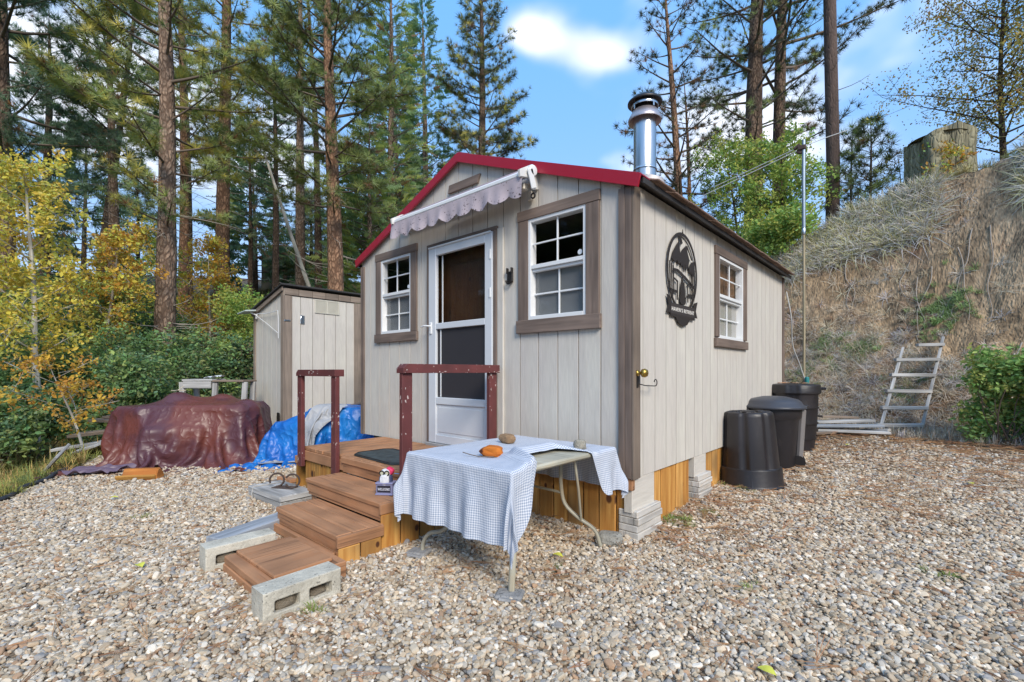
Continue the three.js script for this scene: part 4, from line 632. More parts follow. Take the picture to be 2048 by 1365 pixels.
  part(li, 'stay', tube([V(0.05, 0.03, 0.03), V(0.55, -0.15, 0.03), V(1.02, -0.34, 0.03)], 0.005, 5), MAT.white);
}
// ---------- tarps ----------
// ---------- sheets let fall over heaps ----------
function drape({ n = 64, m = 56, w, d, y0, ry = 0, off = [0, 0], sdf, steps = 150, iters = 9, seed = 1, crumple = 0.12, floor = 0.012, cs = 9 }) {
  const N = (n + 1) * (m + 1), p = new Float32Array(N * 3), q = new Float32Array(N * 3), C = [], rest = [], id = (i, j) => j * (n + 1) + i, ca = Math.cos(ry), sa = Math.sin(ry), r = rng(seed);
  for (let j = 0; j <= m; j++) for (let i = 0; i <= n; i++) { const x = (i / n - 0.5) * w, z = (j / m - 0.5) * d, k = id(i, j) * 3; p[k] = off[0] + x * ca + z * sa; p[k + 1] = y0 + 0.02 * r(); p[k + 2] = off[1] - x * sa + z * ca; }
  q.set(p);
  const add = (a, b, s) => { const dx = p[a * 3] - p[b * 3], dz = p[a * 3 + 2] - p[b * 3 + 2], mx = (p[a * 3] + p[b * 3]) / 2, mz = (p[a * 3 + 2] + p[b * 3 + 2]) / 2; C.push(a, b); rest.push(Math.hypot(dx, dz) * (1 + crumple * 2 * (fbm(mx * cs + 40 + seed, mz * cs + 40, seed, 3) - 0.5)), s); };
  for (let j = 0; j <= m; j++) for (let i = 0; i <= n; i++) { if (i < n) add(id(i, j), id(i + 1, j), 1); if (j < m) add(id(i, j), id(i, j + 1), 1); if (i < n && j < m) { add(id(i, j), id(i + 1, j + 1), 0.6); add(id(i + 1, j), id(i, j + 1), 0.6); } if (i < n - 1) add(id(i, j), id(i + 2, j), 0.12); if (j < m - 1) add(id(i, j), id(i, j + 2), 0.12); }
  const G = 0.0016, e = 0.004;
  for (let s = 0; s < steps; s++) {
    for (let k = 0; k < N * 3; k++) { const v = (p[k] - q[k]) * 0.965; q[k] = p[k]; p[k] += v; if (k % 3 === 1) p[k] -= G; }
    for (let it = 0; it < iters; it++) for (let c = 0; c < rest.length; c += 2) { const a = C[c] * 3, b = C[c + 1] * 3, dx = p[b] - p[a], dy = p[b + 1] - p[a + 1], dz = p[b + 2] - p[a + 2], l = Math.sqrt(dx * dx + dy * dy + dz * dz) + 1e-9, f = ((l - rest[c]) / l) * 0.5 * rest[c + 1]; p[a] += dx * f; p[a + 1] += dy * f; p[a + 2] += dz * f; p[b] -= dx * f; p[b + 1] -= dy * f; p[b + 2] -= dz * f; }
    for (let k = 0; k < N * 3; k += 3) {
      const x = p[k], y = p[k + 1], z = p[k + 2], D = sdf(x, y, z); let hit = false;
      if (D < 0) { const gx = sdf(x + e, y, z) - D, gy = sdf(x, y + e, z) - D, gz = sdf(x, y, z + e) - D, l = Math.hypot(gx, gy, gz) + 1e-9; p[k] -= D * gx / l; p[k + 1] -= D * gy / l; p[k + 2] -= D * gz / l; hit = true; }
      if (p[k + 1] < floor) { p[k + 1] = floor; hit = true; }
      if (hit) for (let c = 0; c < 3; c++) q[k + c] = lerp(q[k + c], p[k + c], 0.75);
    }
  }
  const g = grid(n, m, (u, v) => { const k = id(Math.round(u * n), Math.round(v * m)) * 3, P = V(p[k], p[k + 1], p[k + 2]); P.u = u * w; P.v = v * d; return P; }); return g;
}
const sdBox = (x, y, z, c, h, r = 0.04, a = 0) => { const X = x - c[0], Z = z - c[2], ca = Math.cos(a), sa = Math.sin(a), dx = Math.abs(X * ca - Z * sa) - h[0] + r, dy = Math.abs(y - c[1]) - h[1] + r, dz = Math.abs(X * sa + Z * ca) - h[2] + r; return Math.hypot(Math.max(dx, 0), Math.max(dy, 0), Math.max(dz, 0)) + Math.min(Math.max(dx, dy, dz), 0) - r; };
const sdBall = (x, y, z, c, r) => Math.hypot(x - c[0], y - c[1], z - c[2]) - r;

{
  const t = thing('brown_tarp', 'crumpled brown tarpaulin thrown over a heap on the gravel', 'tarp', [-6.02, 0, 1.22], 0.7347);
  const m = M(L(0.155, 0.062, 0.062), { roughness: 0.42, bumpMap: TX.crease, bumpScale: 0.011, side: THREE.DoubleSide, map: tex(512, 2.2, (u, v) => { const f = fbm(u * 4, v * 4, 3, 5, 4, 4), g = fbm(u * 9, v * 9, 13, 4, 9, 9); return mix3([0.78, 0.74, 0.82], [1.0, 0.84, 0.70], sstep(0.42, 0.62, f) * 0.9 + 0.2 * (g - 0.5)); }) });
  const heap = (x, y, z) => Math.min(sdBox(x, y, z, [0.2, 0.38, -0.05], [0.66, 0.40, 0.46], 0.05, 0.12), sdBox(x, y, z, [-0.46, 0.36, 0.1], [0.30, 0.40, 0.38], 0.06, -0.3), sdBall(x, y, z, [-0.1, 0.74, 0.12], 0.2), sdBall(x, y, z, [0.3, 0.68, -0.2], 0.22), sdBall(x, y, z, [0.78, 0.66, 0.05], 0.18), sdBall(x, y, z, [-0.7, 0.25, 0.1], 0.2), sdBox(x, y, z, [0.1, 0.25, 0.45], [0.35, 0.26, 0.16], 0.05, 0.3));
  part(t, 'sheet', drape({ n: 84, m: 76, w: 2.75, d: 2.5, y0: 1.05, ry: 0.1, sdf: heap, seed: 3, steps: 150, crumple: 0.34, off: [0.08, 0.1], cs: 4.5 }), m);
  part(t, 'flap', grid(40, 16, (u, v) => V(-0.66 + u * 0.55 - 0.1 * v, 0.03 + 0.06 * Math.abs(Math.sin(u * 9 + v * 4)) * (1 - 0.4 * v) + 0.03 * vn(u * 12, v * 8), 0.86 + v * 0.26 + 0.05 * Math.sin(u * 5))), M(L(0.13, 0.085, 0.12), { roughness: 0.45, side: THREE.DoubleSide }), 'violet tarp corner lying flat on the gravel');
  const lg = thing('split_log', 'split orange log lying on the tarp edge', 'log', [-5.0, 0.06, 1.93], 0.85);
  part(lg, 'log', uvm(put(prism([[-0.055, -0.05], [0.06, -0.045], [0.055, 0.0], [0.015, 0.06], [-0.02, 0.065], [-0.06, 0.01]], 0.34, 0.01), -0.17, 0, 0, 0.1, Math.PI / 2, 0.08), 0), M(L(0.78, 0.55, 0.40), { map: TX.cedar, bumpMap: TX.grainB, bumpScale: 0.012 }));
  part(lg, 'bark_strip', put(cbox(0.4, 0.05, 0.03, 0.008, 0), -0.03, -0.015, 0.075, 0.5, 0.05, -0.02), MAT.oldCedar);
  const st = thing('kindling', 'pale splinters of kindling on top of the brown tarp', 'kindling', [-6.014, 0.948, 1.376], 0.3); part(st, 'splinter', put(cbox(0.22, 0.012, 0.02, 0.003), 0, 0.01, 0, 0, 0.3, 0.03), M(L(0.7, 0.62, 0.45), { map: TX.grain })); part(st, 'splinter', put(cbox(0.17, 0.01, 0.016, 0.003), 0.02, 0.012, 0.04, 0, -0.2, 0.1), M(L(0.66, 0.58, 0.44), { map: TX.grain })); part(st, 'splinter', put(cbox(0.12, 0.008, 0.008, 0.002), 0.04, 0.04, 0, 0, 0.4, 0.6), M(L(0.66, 0.58, 0.44)));
}
{
  const t = thing('blue_tarp', 'bright blue tarpaulin heap with silver underside between shed and porch', 'tarp', [-4.78, 0, -0.02], 0.7347);
  const m = M(L(0.016, 0.21, 0.58), { roughness: 0.42, bumpMap: TX.crease, bumpScale: 0.02, side: THREE.DoubleSide, map: tex(512, 1.4, (u, v) => { const f = fbm(u * 6, v * 6, 23, 5, 6, 6); return [0.8 + 0.4 * (f - 0.5), 0.85 + 0.4 * (f - 0.5), 0.92 + 0.2 * (f - 0.5)]; }) }), sil = M(L(0.34, 0.345, 0.36), { roughness: 0.5, bumpMap: TX.crease, bumpScale: 0.014, side: THREE.DoubleSide });
  const heap = (g) => (x, y, z) => Math.min(sdBox(x, y, z, [0.42, 0.36, -0.1], [0.55, 0.37, 0.4], 0.06, 0.2), sdBox(x, y, z, [-0.1, 0.24, 0.05], [0.4, 0.3, 0.38], 0.06, -0.2), sdBall(x, y, z, [-0.5, 0.14, 0.2], 0.2), sdBall(x, y, z, [0.05, 0.62, 0.05], 0.14), sdBall(x, y, z, [0.75, 0.68, 0.1], 0.12)) - g;
  part(t, 'sheet', drape({ n: 84, m: 70, w: 2.6, d: 2.2, y0: 0.95, ry: 0.1, sdf: heap(0), seed: 7, steps: 140, crumple: 0.5, off: [0.05, 0.0] }), m);
  part(t, 'folded_flap', drape({ n: 64, m: 24, w: 1.55, d: 0.34, y0: 0.95, ry: 0.36, sdf: heap(0.05), seed: 17, steps: 140, crumple: 0.5, off: [-0.12, 0.36], floor: 0.05 }), sil, 'silver folded back underside');
  solo('loose_board', 'weathered plank sticking out behind the blue tarp', 'board', cbox(0.7, 0.03, 0.14, 0.004, 0), MAT.brownOld, [-4.62, 0.77, -0.62], 0.7).rotation.z = 0.25;
}
{ // old grey bench behind the brown tarp
  const b = thing('old_bench', 'weathered white grey wooden bench behind the brown tarp', 'bench', [-6.95, 0, 0.64], 0.7347);
  part(b, 'seat_plank', bx(-0.48, 0.0, 1.06, 1.095, -0.2, 0.16, 0.005, 0), MAT.grey); part(b, 'seat_plank', bx(0.004, 0.5, 1.05, 1.08, -0.22, 0.17, 0.005, 0), MAT.brownOld);
  part(b, 'apron', bx(-0.46, -0.02, 0.95, 1.058, 0.13, 0.16, 0.004, 0), MAT.grey);
  for (const [x, z, k] of [[-0.44, 0.12, -1], [-0.03, 0.12, 1], [0.44, 0.12, 1], [-0.4, -0.15, -1], [0.42, -0.15, 1]]) part(b, 'leg', put(cbox(0.075, 1.04, 0.045, 0.004, 1), x + k * 0.03, 0.53, z, 0, 0, -k * 0.06), MAT.grey);
  solo('scrap_paper', 'crumpled pale scrap lying on the old bench', 'scrap', grid(12, 8, (u, v) => V(-0.14 + u * 0.3, 0.03 * Math.abs(Math.sin(u * 7 + v * 3)) + 0.03 * u, -0.06 + v * 0.12)), M(L(0.55, 0.58, 0.6)), [-6.98, 1.1, 0.7], 0.5);
}
// ---------- bins by the long wall ----------
const binM = M(L(0.040, 0.034, 0.037), { roughness: 0.42, bumpMap: TX.soft, bumpScale: 0.004, map: tex(512, 1, (u, v) => { const f = fbm(u * 5, v * 3, 3, 5, 5, 3), s = sstep(0.74, 0.8, fbm(u * 50, v * 50, 8, 2, 50, 50)); const k = 0.75 + 0.5 * (f - 0.5); return mix3([k, k, k], [1, 0.98, 0.95], 0.35 * s + 0.25 * sstep(0.55, 0.75, f)); }) });
function ribbed(prof, ribs, depth, seg = 96) {             // lathe body with vertical ribs
  const g = lathe(prof, seg), p = g.attributes.position;
  for (let i = 0; i < p.count; i++) { const x = p.getX(i), z = p.getZ(i), r = Math.hypot(x, z); if (r < 0.02) continue; const a = Math.atan2(z, x), k = 1 - depth(p.getY(i)) * sstep(0.55, 0.9, Math.cos(a * ribs)); p.setX(i, x * k); p.setZ(i, z * k); }
  g.computeVertexNormals(); return g;
}
{
  const gy = (z) => ground(0.25, z);
  const a = thing('upturned_bin', 'black plastic dustbin turned upside down, nearest along the cabin wall', 'bin', [0.22, gy(-2.08) + 0.0, -2.08], 0.3);
  part(a, 'body', ribbed([[0.315, 0.0], [0.318, 0.012], [0.292, 0.02], [0.284, 0.17], [0.266, 0.178], [0.264, 0.182], [0.25, 0.40], [0.232, 0.68], [0.222, 0.715], [0.2, 0.725], [0.19, 0.715], [0.001, 0.71]], 7, (y) => (y > 0.18 && y < 0.715 ? 0.075 : 0)), binM);
  for (let k = 0; k < 8; k++) part(a, 'base_rib', put(cbox(0.085, 0.018, 0.04, 0.008), 0.155 * Math.cos(k * 0.785), 0.718, 0.155 * Math.sin(k * 0.785), 0, -k * 0.785), binM);
  part(a, 'base_hub', put(lathe([[0.06, 0.0], [0.06, 0.016], [0.001, 0.018]], 20), 0, 0.712, 0), binM); a.rotation.z = 0.035;
  const b = thing('lidded_bin', 'black wheeled dustbin with a domed grey lid in the middle', 'bin', [0.225, gy(-2.98), -2.98], 0.2);
  part(b, 'body', ribbed([[0.001, 0.005], [0.2, 0.005], [0.21, 0.02], [0.245, 0.55], [0.275, 0.57], [0.285, 0.70], [0.26, 0.70]], 6, (y) => (y < 0.5 ? 0.03 : 0)), binM);
  part(b, 'lid', lathe([[0.31, 0.67], [0.325, 0.675], [0.325, 0.70], [0.29, 0.715], [0.272, 0.75], [0.24, 0.775], [0.12, 0.805], [0.001, 0.812]], 64), M(L(0.052, 0.055, 0.068), { roughness: 0.42, bumpMap: TX.soft, bumpScale: 0.004 }), 'domed slate grey lid');
  for (const k of [0.5, 3.6]) part(b, 'lid_handle', put(merge([put(new THREE.TorusGeometry(0.05, 0.014, 8, 20, Math.PI), 0, 0, 0, Math.PI / 2, 0, -Math.PI / 2)]), 0.325 * Math.cos(k), 0.69, -0.325 * Math.sin(k), 0, k), binM);
  part(b, 'rear_channel', put(cbox(0.07, 0.62, 0.12, 0.02), 0.255, 0.36, -0.08, 0, 0.35, -0.06), M(L(0.2, 0.18, 0.17), { roughness: 0.6 }));
  for (const s of [-1, 1]) part(b, 'wheel', put(new THREE.CylinderGeometry(0.07, 0.07, 0.035, 24), 0.24, 0.07, -0.08 + s * 0.085, Math.PI / 2, 0.35, 0), MAT.blackMetal);
  const c = thing('compost_barrel', 'tall black ribbed barrel with a flat lid, farthest along the wall', 'barrel', [0.21, gy(-4.1), -4.1], 0.15);
  part(c, 'body', ribbed([[0.001, 0.005], [0.22, 0.005], [0.235, 0.02], [0.25, 0.16], [0.268, 0.168], [0.252, 0.182], [0.27, 0.36], [0.289, 0.368], [0.272, 0.382], [0.28, 0.56], [0.299, 0.568], [0.282, 0.582], [0.285, 0.74], [0.30, 0.75], [0.30, 0.775]], 4, () => 0.06), binM);
  part(c, 'lid', ribbed([[0.315, 0.76], [0.32, 0.765], [0.31, 0.86], [0.29, 0.875], [0.1, 0.885], [0.001, 0.885]], 4, () => 0.05), binM);
  part(c, 'lid_clip', bx(0.28, 0.36, 0.80, 0.835, -0.14, -0.08, 0.01), binM);
  const lf = thing('fallen_leaves', 'brown fallen leaves lying on the barrel lid', 'leaves', [0.21, gy(-4.1) + 0.888, -4.1]); for (let i = 0; i < 14; i++) part(lf, 'leaf', put(cbox(0.06, 0.004, 0.035, 0.001), rr(-0.2, 0.2), 0.004, rr(-0.2, 0.2), 0.05, rr(0, 6), rr(-0.1, 0.1)), M(L(0.38, 0.2, 0.11)));
}
// ---------- pole with aerial ----------
{
  const gx = 0.12, gz = -5.25, y0 = ground(gx, gz), p = thing('antenna_pole', 'tall thin pole with a wire aerial on top behind the bins', 'pole', [gx, y0 - 0.05, gz]);
  part(p, 'lower_pole', tube([V(0, 0, 0), V(0.004, 1.6, 0), V(0, 3.2, 0)], 0.019, 12), M(L(0.55, 0.45, 0.28), { map: TX.grain, roughness: 0.7 }));
  part(p, 'upper_pole', tube([V(0, 3.15, 0), V(-0.003, 3.9, 0), V(0, 4.55, 0)], 0.025, 12), M(L(0.30, 0.36, 0.42), { roughness: 0.45, metalness: 0.6 }));
  part(p, 'coupling', tube([V(0, 3.1, 0), V(0, 3.19, 0)], 0.028, 12), MAT.steel);
  part(p, 'clamp', merge([bx(-0.08, 0.03, 4.40, 4.47, -0.04, 0.04, 0.01), put(cbox(0.1, 0.04, 0.05, 0.01), -0.09, 4.47, 0, 0, 0, 0.6), put(cbox(0.08, 0.05, 0.05, 0.01), -0.06, 4.38, 0, 0, 0, -0.5)]), MAT.rust);
  const pr = MAT.white; const w = M(L(0.62, 0.62, 0.6), { roughness: 0.5 });
  part(p, 'aerial_rod', tube([V(0, 4.43, 0), V(-0.8, 4.2, 0.1), V(-1.55, 3.98, 0.2)], 0.006, 6), w); part(p, 'aerial_rod', tube([V(0, 4.47, 0), V(-0.6, 4.34, 0.0), V(-1.3, 4.18, 0.02)], 0.006, 6), w); part(p, 'aerial_rod', tube([V(0, 4.45, 0), V(0.25, 4.53, -0.1), V(0.52, 4.6, -0.22)], 0.006, 6), w);
  const c = solo('white_cable', 'thin white cable looping from the cabin eave down to the pole', 'cable', tube(new THREE.CatmullRomCurve3([V(0.04, 2.35, -4.5), V(0.08, 2.0, -4.6), V(0.05, 1.6, -4.85), V(0.1, 1.3, -5.1), V(0.13, 1.05, -5.22), V(0.02, 0.95, -5.3), V(-0.05, 0.8, -5.25)]).getPoints(40), 0.008, 6), w);
  const f = thing('teal_bottle', 'small teal canister fixed at the foot of the pole', 'canister', [0.17, 1.0, -5.2]); part(f, 'canister', lathe([[0.001, 0], [0.03, 0], [0.032, 0.01], [0.032, 0.12], [0.02, 0.135], [0.001, 0.137]], 20), M(L(0.02, 0.2, 0.2), { roughness: 0.4 })); part(f, 'hose', tube([V(0, 0.0, 0), V(-0.03, -0.3, 0.01), V(-0.03, -0.75, 0)], 0.012, 6), MAT.blackMetal);
}
// ---------- ladder on the bank ----------
{
  const A = V(0.97, ground(0.97, -6.0), -6.0), B = V(1.44, ground(1.44, -6.3), -6.3), up = V(0.19, 1.08, -1.0).normalize();
  const l = thing('wooden_ladder', 'grey weathered wooden ladder leaning on the bank', 'ladder'), ac = B.clone().sub(A).setY(0).normalize();
  const railQ = new THREE.Quaternion().setFromUnitVectors(V(0, 1, 0), up), mk = (c, w, h, d) => { const g = cbox(w, h, d, 0.004); g.applyQuaternion(railQ); return g.translate(c.x, c.y, c.z); };
  const W = A.distanceTo(B), A2 = A.clone(), B2 = B.clone();
  part(l, 'stringer', mk(A2.clone().addScaledVector(up, 0.74), 0.04, 1.6, 0.075), MAT.grey); part(l, 'stringer', mk(B2.clone().addScaledVector(up, 1.05), 0.04, 2.2, 0.075), MAT.grey);
  part(l, 'broken_stringer', mk(A2.clone().addScaledVector(up, 1.75), 0.035, 0.26, 0.06), MAT.grey);
  for (let k = 0; k < 6; k++) { const s = 0.18 + k * 0.35, c = (k < 5 ? A2.clone().lerp(B2, 0.5) : A2.clone().lerp(B2, 0.76)).addScaledVector(up, s).add(V(-0.02, 0.03, 0.06)), g = cbox((k < 5 ? W + 0.08 : W * 0.7), 0.05, 0.075, 0.004, 0); g.rotateZ(rr(-0.03, 0.03)); g.rotateY(-Math.atan2(ac.z, ac.x)); part(l, 'rung', g.translate(c.x, c.y, c.z), MAT.grey); }
  const brd = (x, z, ry, w, d, lift, mat, label, rz = 0) => { const o = solo('scrap_board', label, 'board', cbox(w, 0.035, d, 0.004, 0), mat, [x, ground(x, z) + 0.03 + lift, z], ry); o.rotation.z = rz; return o; };
  brd(0.62, -5.55, 0.55, 0.95, 0.14, 0.1, MAT.greyBlue, 'blue grey plank at the front of the scrap pile by the ladder', 0.02); brd(0.55, -5.75, 0.5, 0.8, 0.2, 0.16, MAT.grey, 'wide grey board on top of the scrap pile by the ladder', 0.05); brd(0.48, -5.85, 0.8, 0.6, 0.12, 0.21, MAT.brownOld, 'narrow brown board on top of the scrap pile', -0.04); brd(0.7, -5.5, 0.35, 0.9, 0.12, 0.03, MAT.grey, 'grey board lowest in the scrap pile by the ladder'); brd(0.95, -5.75, -0.3, 0.35, 0.1, 0.05, MAT.grey, 'short grey board between scrap pile and ladder', 0.1); brd(0.45, -5.35, 1.0, 0.6, 0.06, 0.0, MAT.brownOld, 'thin brown lath on the ground beside the barrel');
}
// ---------- boards, hose and litter at the left edge of the gravel ----------
{
  const brd = (x, z, ry, w, h, d, lift, mat, label, rx = 0, rz = 0) => { const o = solo('scrap_board', label, 'board', cbox(w, h, d, 0.004, 0), mat, [x, ground(x, z) + lift, z], ry); o.rotation.x = rx; o.rotation.z = rz; return o; };
  brd(-6.35, 2.55, 0.9, 0.30, 0.03, 0.3, 0.17, MAT.grey, 'square grey board tilted in the grass left of the gravel', 0.75, 0.25);
  brd(-7.55, 2.05, 0.5, 0.55, 0.03, 0.42, 0.16, MAT.grey, 'flat grey stone coloured slab leaning at the gravel edge', 0.35, 0.1);
  brd(-7.9, 1.85, 0.6, 1.3, 0.05, 0.24, 0.3, MAT.brownOld, 'long brown weathered plank behind the gravel edge', 0.12, 0.05); brd(-8.2, 1.7, 0.45, 1.2, 0.04, 0.16, 0.42, MAT.brownOld, 'old brown plank on top of the plank stack', 0.1, -0.03); brd(-7.8, 2.15, 0.7, 1.0, 0.04, 0.1, 0.22, MAT.grey, 'thin grey plank in front of the plank stack', 0.2, 0.03); brd(-8.4, 1.5, 0.9, 0.8, 0.04, 0.2, 0.5, MAT.brownOld, 'short brown plank at the back of the plank stack', 0.05, 0.06);
  const hz = []; for (let i = 0; i < 14; i++) { const x = -6.25 + i * 0.13, z = 2.46 + i * 0.052 + 0.03 * Math.sin(i * 1.1); hz.push(V(x, ground(x, z) + 0.03, z)); }
  solo('black_hose', 'black hose running along the left edge of the gravel', 'hose', tube(hz, 0.022, 8), M(L(0.04, 0.045, 0.055), { roughness: 0.6 }));
}
// ---------- vegetation ----------
const needleM = new THREE.MeshPhysicalMaterial({ color: L(1, 1, 1), roughness: 1, side: THREE.DoubleSide, transmission: 0.4, thickness: 0, ior: 1.3 });
const leafM = new THREE.MeshPhysicalMaterial({ color: L(1, 1, 1), roughness: 1, side: THREE.DoubleSide, transmission: 0.4, thickness: 0, ior: 1.3 });
function triSoup(tris) { const g = new THREE.BufferGeometry(); g.setAttribute('position', new THREE.Float32BufferAttribute(tris.flat(), 3)); g.computeVertexNormals(); return g; }
function tuftGeo(n, len, wid, spread, seed) {             // a brush of long needles pointing along +y
  const r = rng(seed), t = [];
  for (let i = 0; i < n; i++) { const a = r() * 6.283, e = spread * Math.sqrt(r()), d = V(Math.sin(e) * Math.cos(a), Math.cos(e), Math.sin(e) * Math.sin(a)), s = V(-Math.sin(a), 0.3 * (r() - 0.5), Math.cos(a)).normalize().multiplyScalar(wid), l = len * rr(0.75, 1.1, r), b = d.clone().multiplyScalar(0.01).add(V(0, -0.1 * len * r(), 0)); const tip = b.clone().addScaledVector(d, l).add(V(0, -0.12 * l * Math.sin(e), 0)); t.push([...b.clone().add(s).toArray(), ...tip.toArray(), ...b.clone().sub(s).toArray()]); }
  return triSoup(t);
}
function sprayGeo(n, len, seed) {                          // a flat fir spray along +y
  const r = rng(seed), t = [];
  for (let i = 0; i < n; i++) { const q = i / n, s = i % 2 ? 1 : -1, y = q * len * 0.85, w = len * 0.42 * (1 - q * 0.75) * rr(0.7, 1.1, r), z = (r() - 0.5) * 0.16 * len; t.push([0, y, 0, s * w, y + w * 0.75, z, 0, y + len * 0.13, 0.01]); }
  t.push([-0.012, 0, 0, 0, len, 0, 0.012, 0, 0]); return triSoup(t);
}
const TUFT = [tuftGeo(40, 0.22, 0.007, 1.6, 3), tuftGeo(32, 0.25, 0.008, 1.3, 4)], SPRAY = [sprayGeo(18, 0.42, 5), sprayGeo(14, 0.5, 6)];
function leafClump(n, rad, size, seed) {
  const r = rng(seed), t = [];
  for (let i = 0; i < n; i++) { const c = V(r() - 0.5, r() - 0.5, r() - 0.5).multiplyScalar(2 * rad), q = Q(rr(-1.1, 1.1, r), r() * 6.3, rr(-1.1, 1.1, r)), s = size * rr(0.7, 1.2, r), P = [[0, 0, -0.6], [0.34, 0.05, -0.05], [0, -0.02, 0.65], [-0.34, 0.05, -0.05], [0.2, 0.03, 0.36], [-0.2, 0.03, 0.36]].map((p) => V(...p).multiplyScalar(s).applyQuaternion(q).add(c).toArray()); t.push([...P[0], ...P[4], ...P[1]], [...P[0], ...P[2], ...P[4]], [...P[0], ...P[5], ...P[2]], [...P[0], ...P[3], ...P[5]]); }
  return triSoup(t);
}
const CLUMP = [leafClump(11, 0.11, 0.06, 8), leafClump(9, 0.12, 0.066, 9)], FINE = [leafClump(9, 0.13, 0.042, 18), leafClump(7, 0.15, 0.044, 19)];
const tint = (c, k, r) => { const j = rr(1 - k, 1 + k, r); return L(c[0] * j * rr(0.92, 1.08, r), c[1] * j, c[2] * j * rr(0.9, 1.1, r)); };
function limb(p0, dir, len, curl, n, r, wob = 0.05) { const pts = [p0.clone()], d = dir.clone().normalize(), p = p0.clone(); for (let i = 0; i < n; i++) { p.addScaledVector(d, len / n); pts.push(p.clone()); d.y += curl / n; d.x += rr(-wob, wob, r); d.z += rr(-wob, wob, r); d.normalize(); } return pts; }
const sizes = [];
function pine(o) {
  const r = rng(o.seed), y0 = (o.y ?? ground(o.x, o.z)) - 0.15, t = thing(o.name ?? 'pine_tree', o.label, 'tree', [o.x, y0, o.z], 0, o.group);
  const lean = o.lean ?? [0, 0], wob = [r() * 6, r() * 6], at = (q) => V(lean[0] * q + 0.012 * o.h * Math.sin(q * 4 + wob[0]) * q, o.h * q, lean[1] * q + 0.012 * o.h * Math.sin(q * 3.4 + wob[1]) * q);
  const NT = o.far ? 7 : 18, tr = []; for (let i = 0; i <= NT; i++) tr.push(at(i / NT));
  const rad = (q) => o.r * (0.04 + 0.96 * Math.pow(1 - q, 0.75)) * (1 + 0.25 * Math.exp(-q * o.h / 0.35));
  const tg = tube(tr, rad, o.far ? 7 : 18);
  if (!o.far) { const p = tg.attributes.position, nn = tg.attributes.normal; for (let i = 0; i < p.count; i++) { const k = 0.05 * o.r * 2 * (fbm(p.getX(i) * 7 + 50, p.getY(i) * 2.2, p.getZ(i) * 7 + 50, 3) - 0.5) * 2; p.setXYZ(i, p.getX(i) + nn.getX(i) * k, p.getY(i), p.getZ(i) + nn.getZ(i) * k); } }
  part(t, 'trunk', tg, o.bark ?? MAT.bark);
  const br = [], list = [[], []], dead = [], fir = o.kind === 'fir', n = o.n;
  for (let i = 0; i < n; i++) {
    const q0 = (i + r()) / n, hh = lerp(o.cb, o.h * 0.985, q0), q = hh / o.h, tt = (hh - o.cb) / (o.h - o.cb), a = i * 2.399 + rr(-0.6, 0.6, r);
    const prof = fir ? (1 - tt) * 0.95 + 0.06 : Math.pow(1 - tt, 0.6) * (0.55 + 0.45 * sstep(0, 0.25, tt));
    const len = o.cr * prof * rr(0.6, 1.12, r); if (len < 0.12) continue;
    const el = fir ? rr(-0.25, 0.12, r) + tt * 0.5 : rr(-0.15, 0.35, r) + tt * 0.5, d = V(Math.cos(a) * Math.cos(el), Math.sin(el), Math.sin(a) * Math.cos(el)), pts = limb(at(q), d, len, fir ? 0.15 : rr(0.1, 0.6, r), 5, r, 0.08);
    const r0 = Math.min(rad(q) * 0.5, 0.011 + 0.013 * len); br.push(tube(pts, (k) => r0 * (1 - 0.8 * k), o.far ? 3 : 5, false));
    const m = Math.max(2, Math.round((o.tw ?? 4.8) * len)) + 1;
    for (let k = 0; k < m; k++) {
      const f = lerp(fir ? 0.12 : 0.3, 1, (k + r()) / m), fi = f * 5, i0 = Math.min(4, Math.floor(fi)), p = pts[i0].clone().lerp(pts[i0 + 1], fi - i0), bd = pts[i0 + 1].clone().sub(pts[i0]).normalize(), sgn = k % 2 ? 1 : -1, side = V(-bd.z, 0, bd.x).normalize();
      const td = bd.clone().addScaledVector(side, sgn * rr(0.5, 1.3, r)).add(V(0, rr(-0.15, fir ? 0.1 : 0.55, r), 0)).normalize(), tl = (fir ? 0.38 : 0.32) * len * (1.15 - f * 0.7) * rr(0.5, 1.1, r) + 0.08, tp = limb(p, td, tl, fir ? -0.1 : 0.5, 2, r, 0.12);
      if (!o.far) br.push(tube(tp, (s) => 0.008 * (1 - 0.55 * s), 3, false));
      const c = Math.max(1, Math.round(tl / (o.gap ?? 0.15)));
      for (let w = 0; w < c; w++) {
        const s = (w + 1) / c, j = s < 0.5 ? 0 : 1, pp = tp[j].clone().lerp(tp[j + 1], (s - j * 0.5) * 2), dd = tp[j + 1].clone().sub(tp[j]).normalize().add(V(rr(-0.35, 0.35, r), rr(-0.1, fir ? 0.1 : 0.4, r), rr(-0.35, 0.35, r))).normalize();
        const qq = new THREE.Quaternion().setFromUnitVectors(V(0, 1, 0), dd).multiply(Q(0, fir ? rr(-0.4, 0.4, r) + Math.PI / 2 * (r() < 0.3) : r() * 6.3, 0));
        const u = r(), c0 = u < (o.mixA ?? 0.5) ? o.col : u < 0.96 - (o.brown ?? 0) ? o.col2 : [0.30, 0.16, 0.07];
        list[Math.floor(r() * 2)].push({ p: pp, q: qq, s: (o.ts ?? 1) * rr(0.75, 1.2, r), c: tint(c0, 0.25, r) });
      }
    }
  }
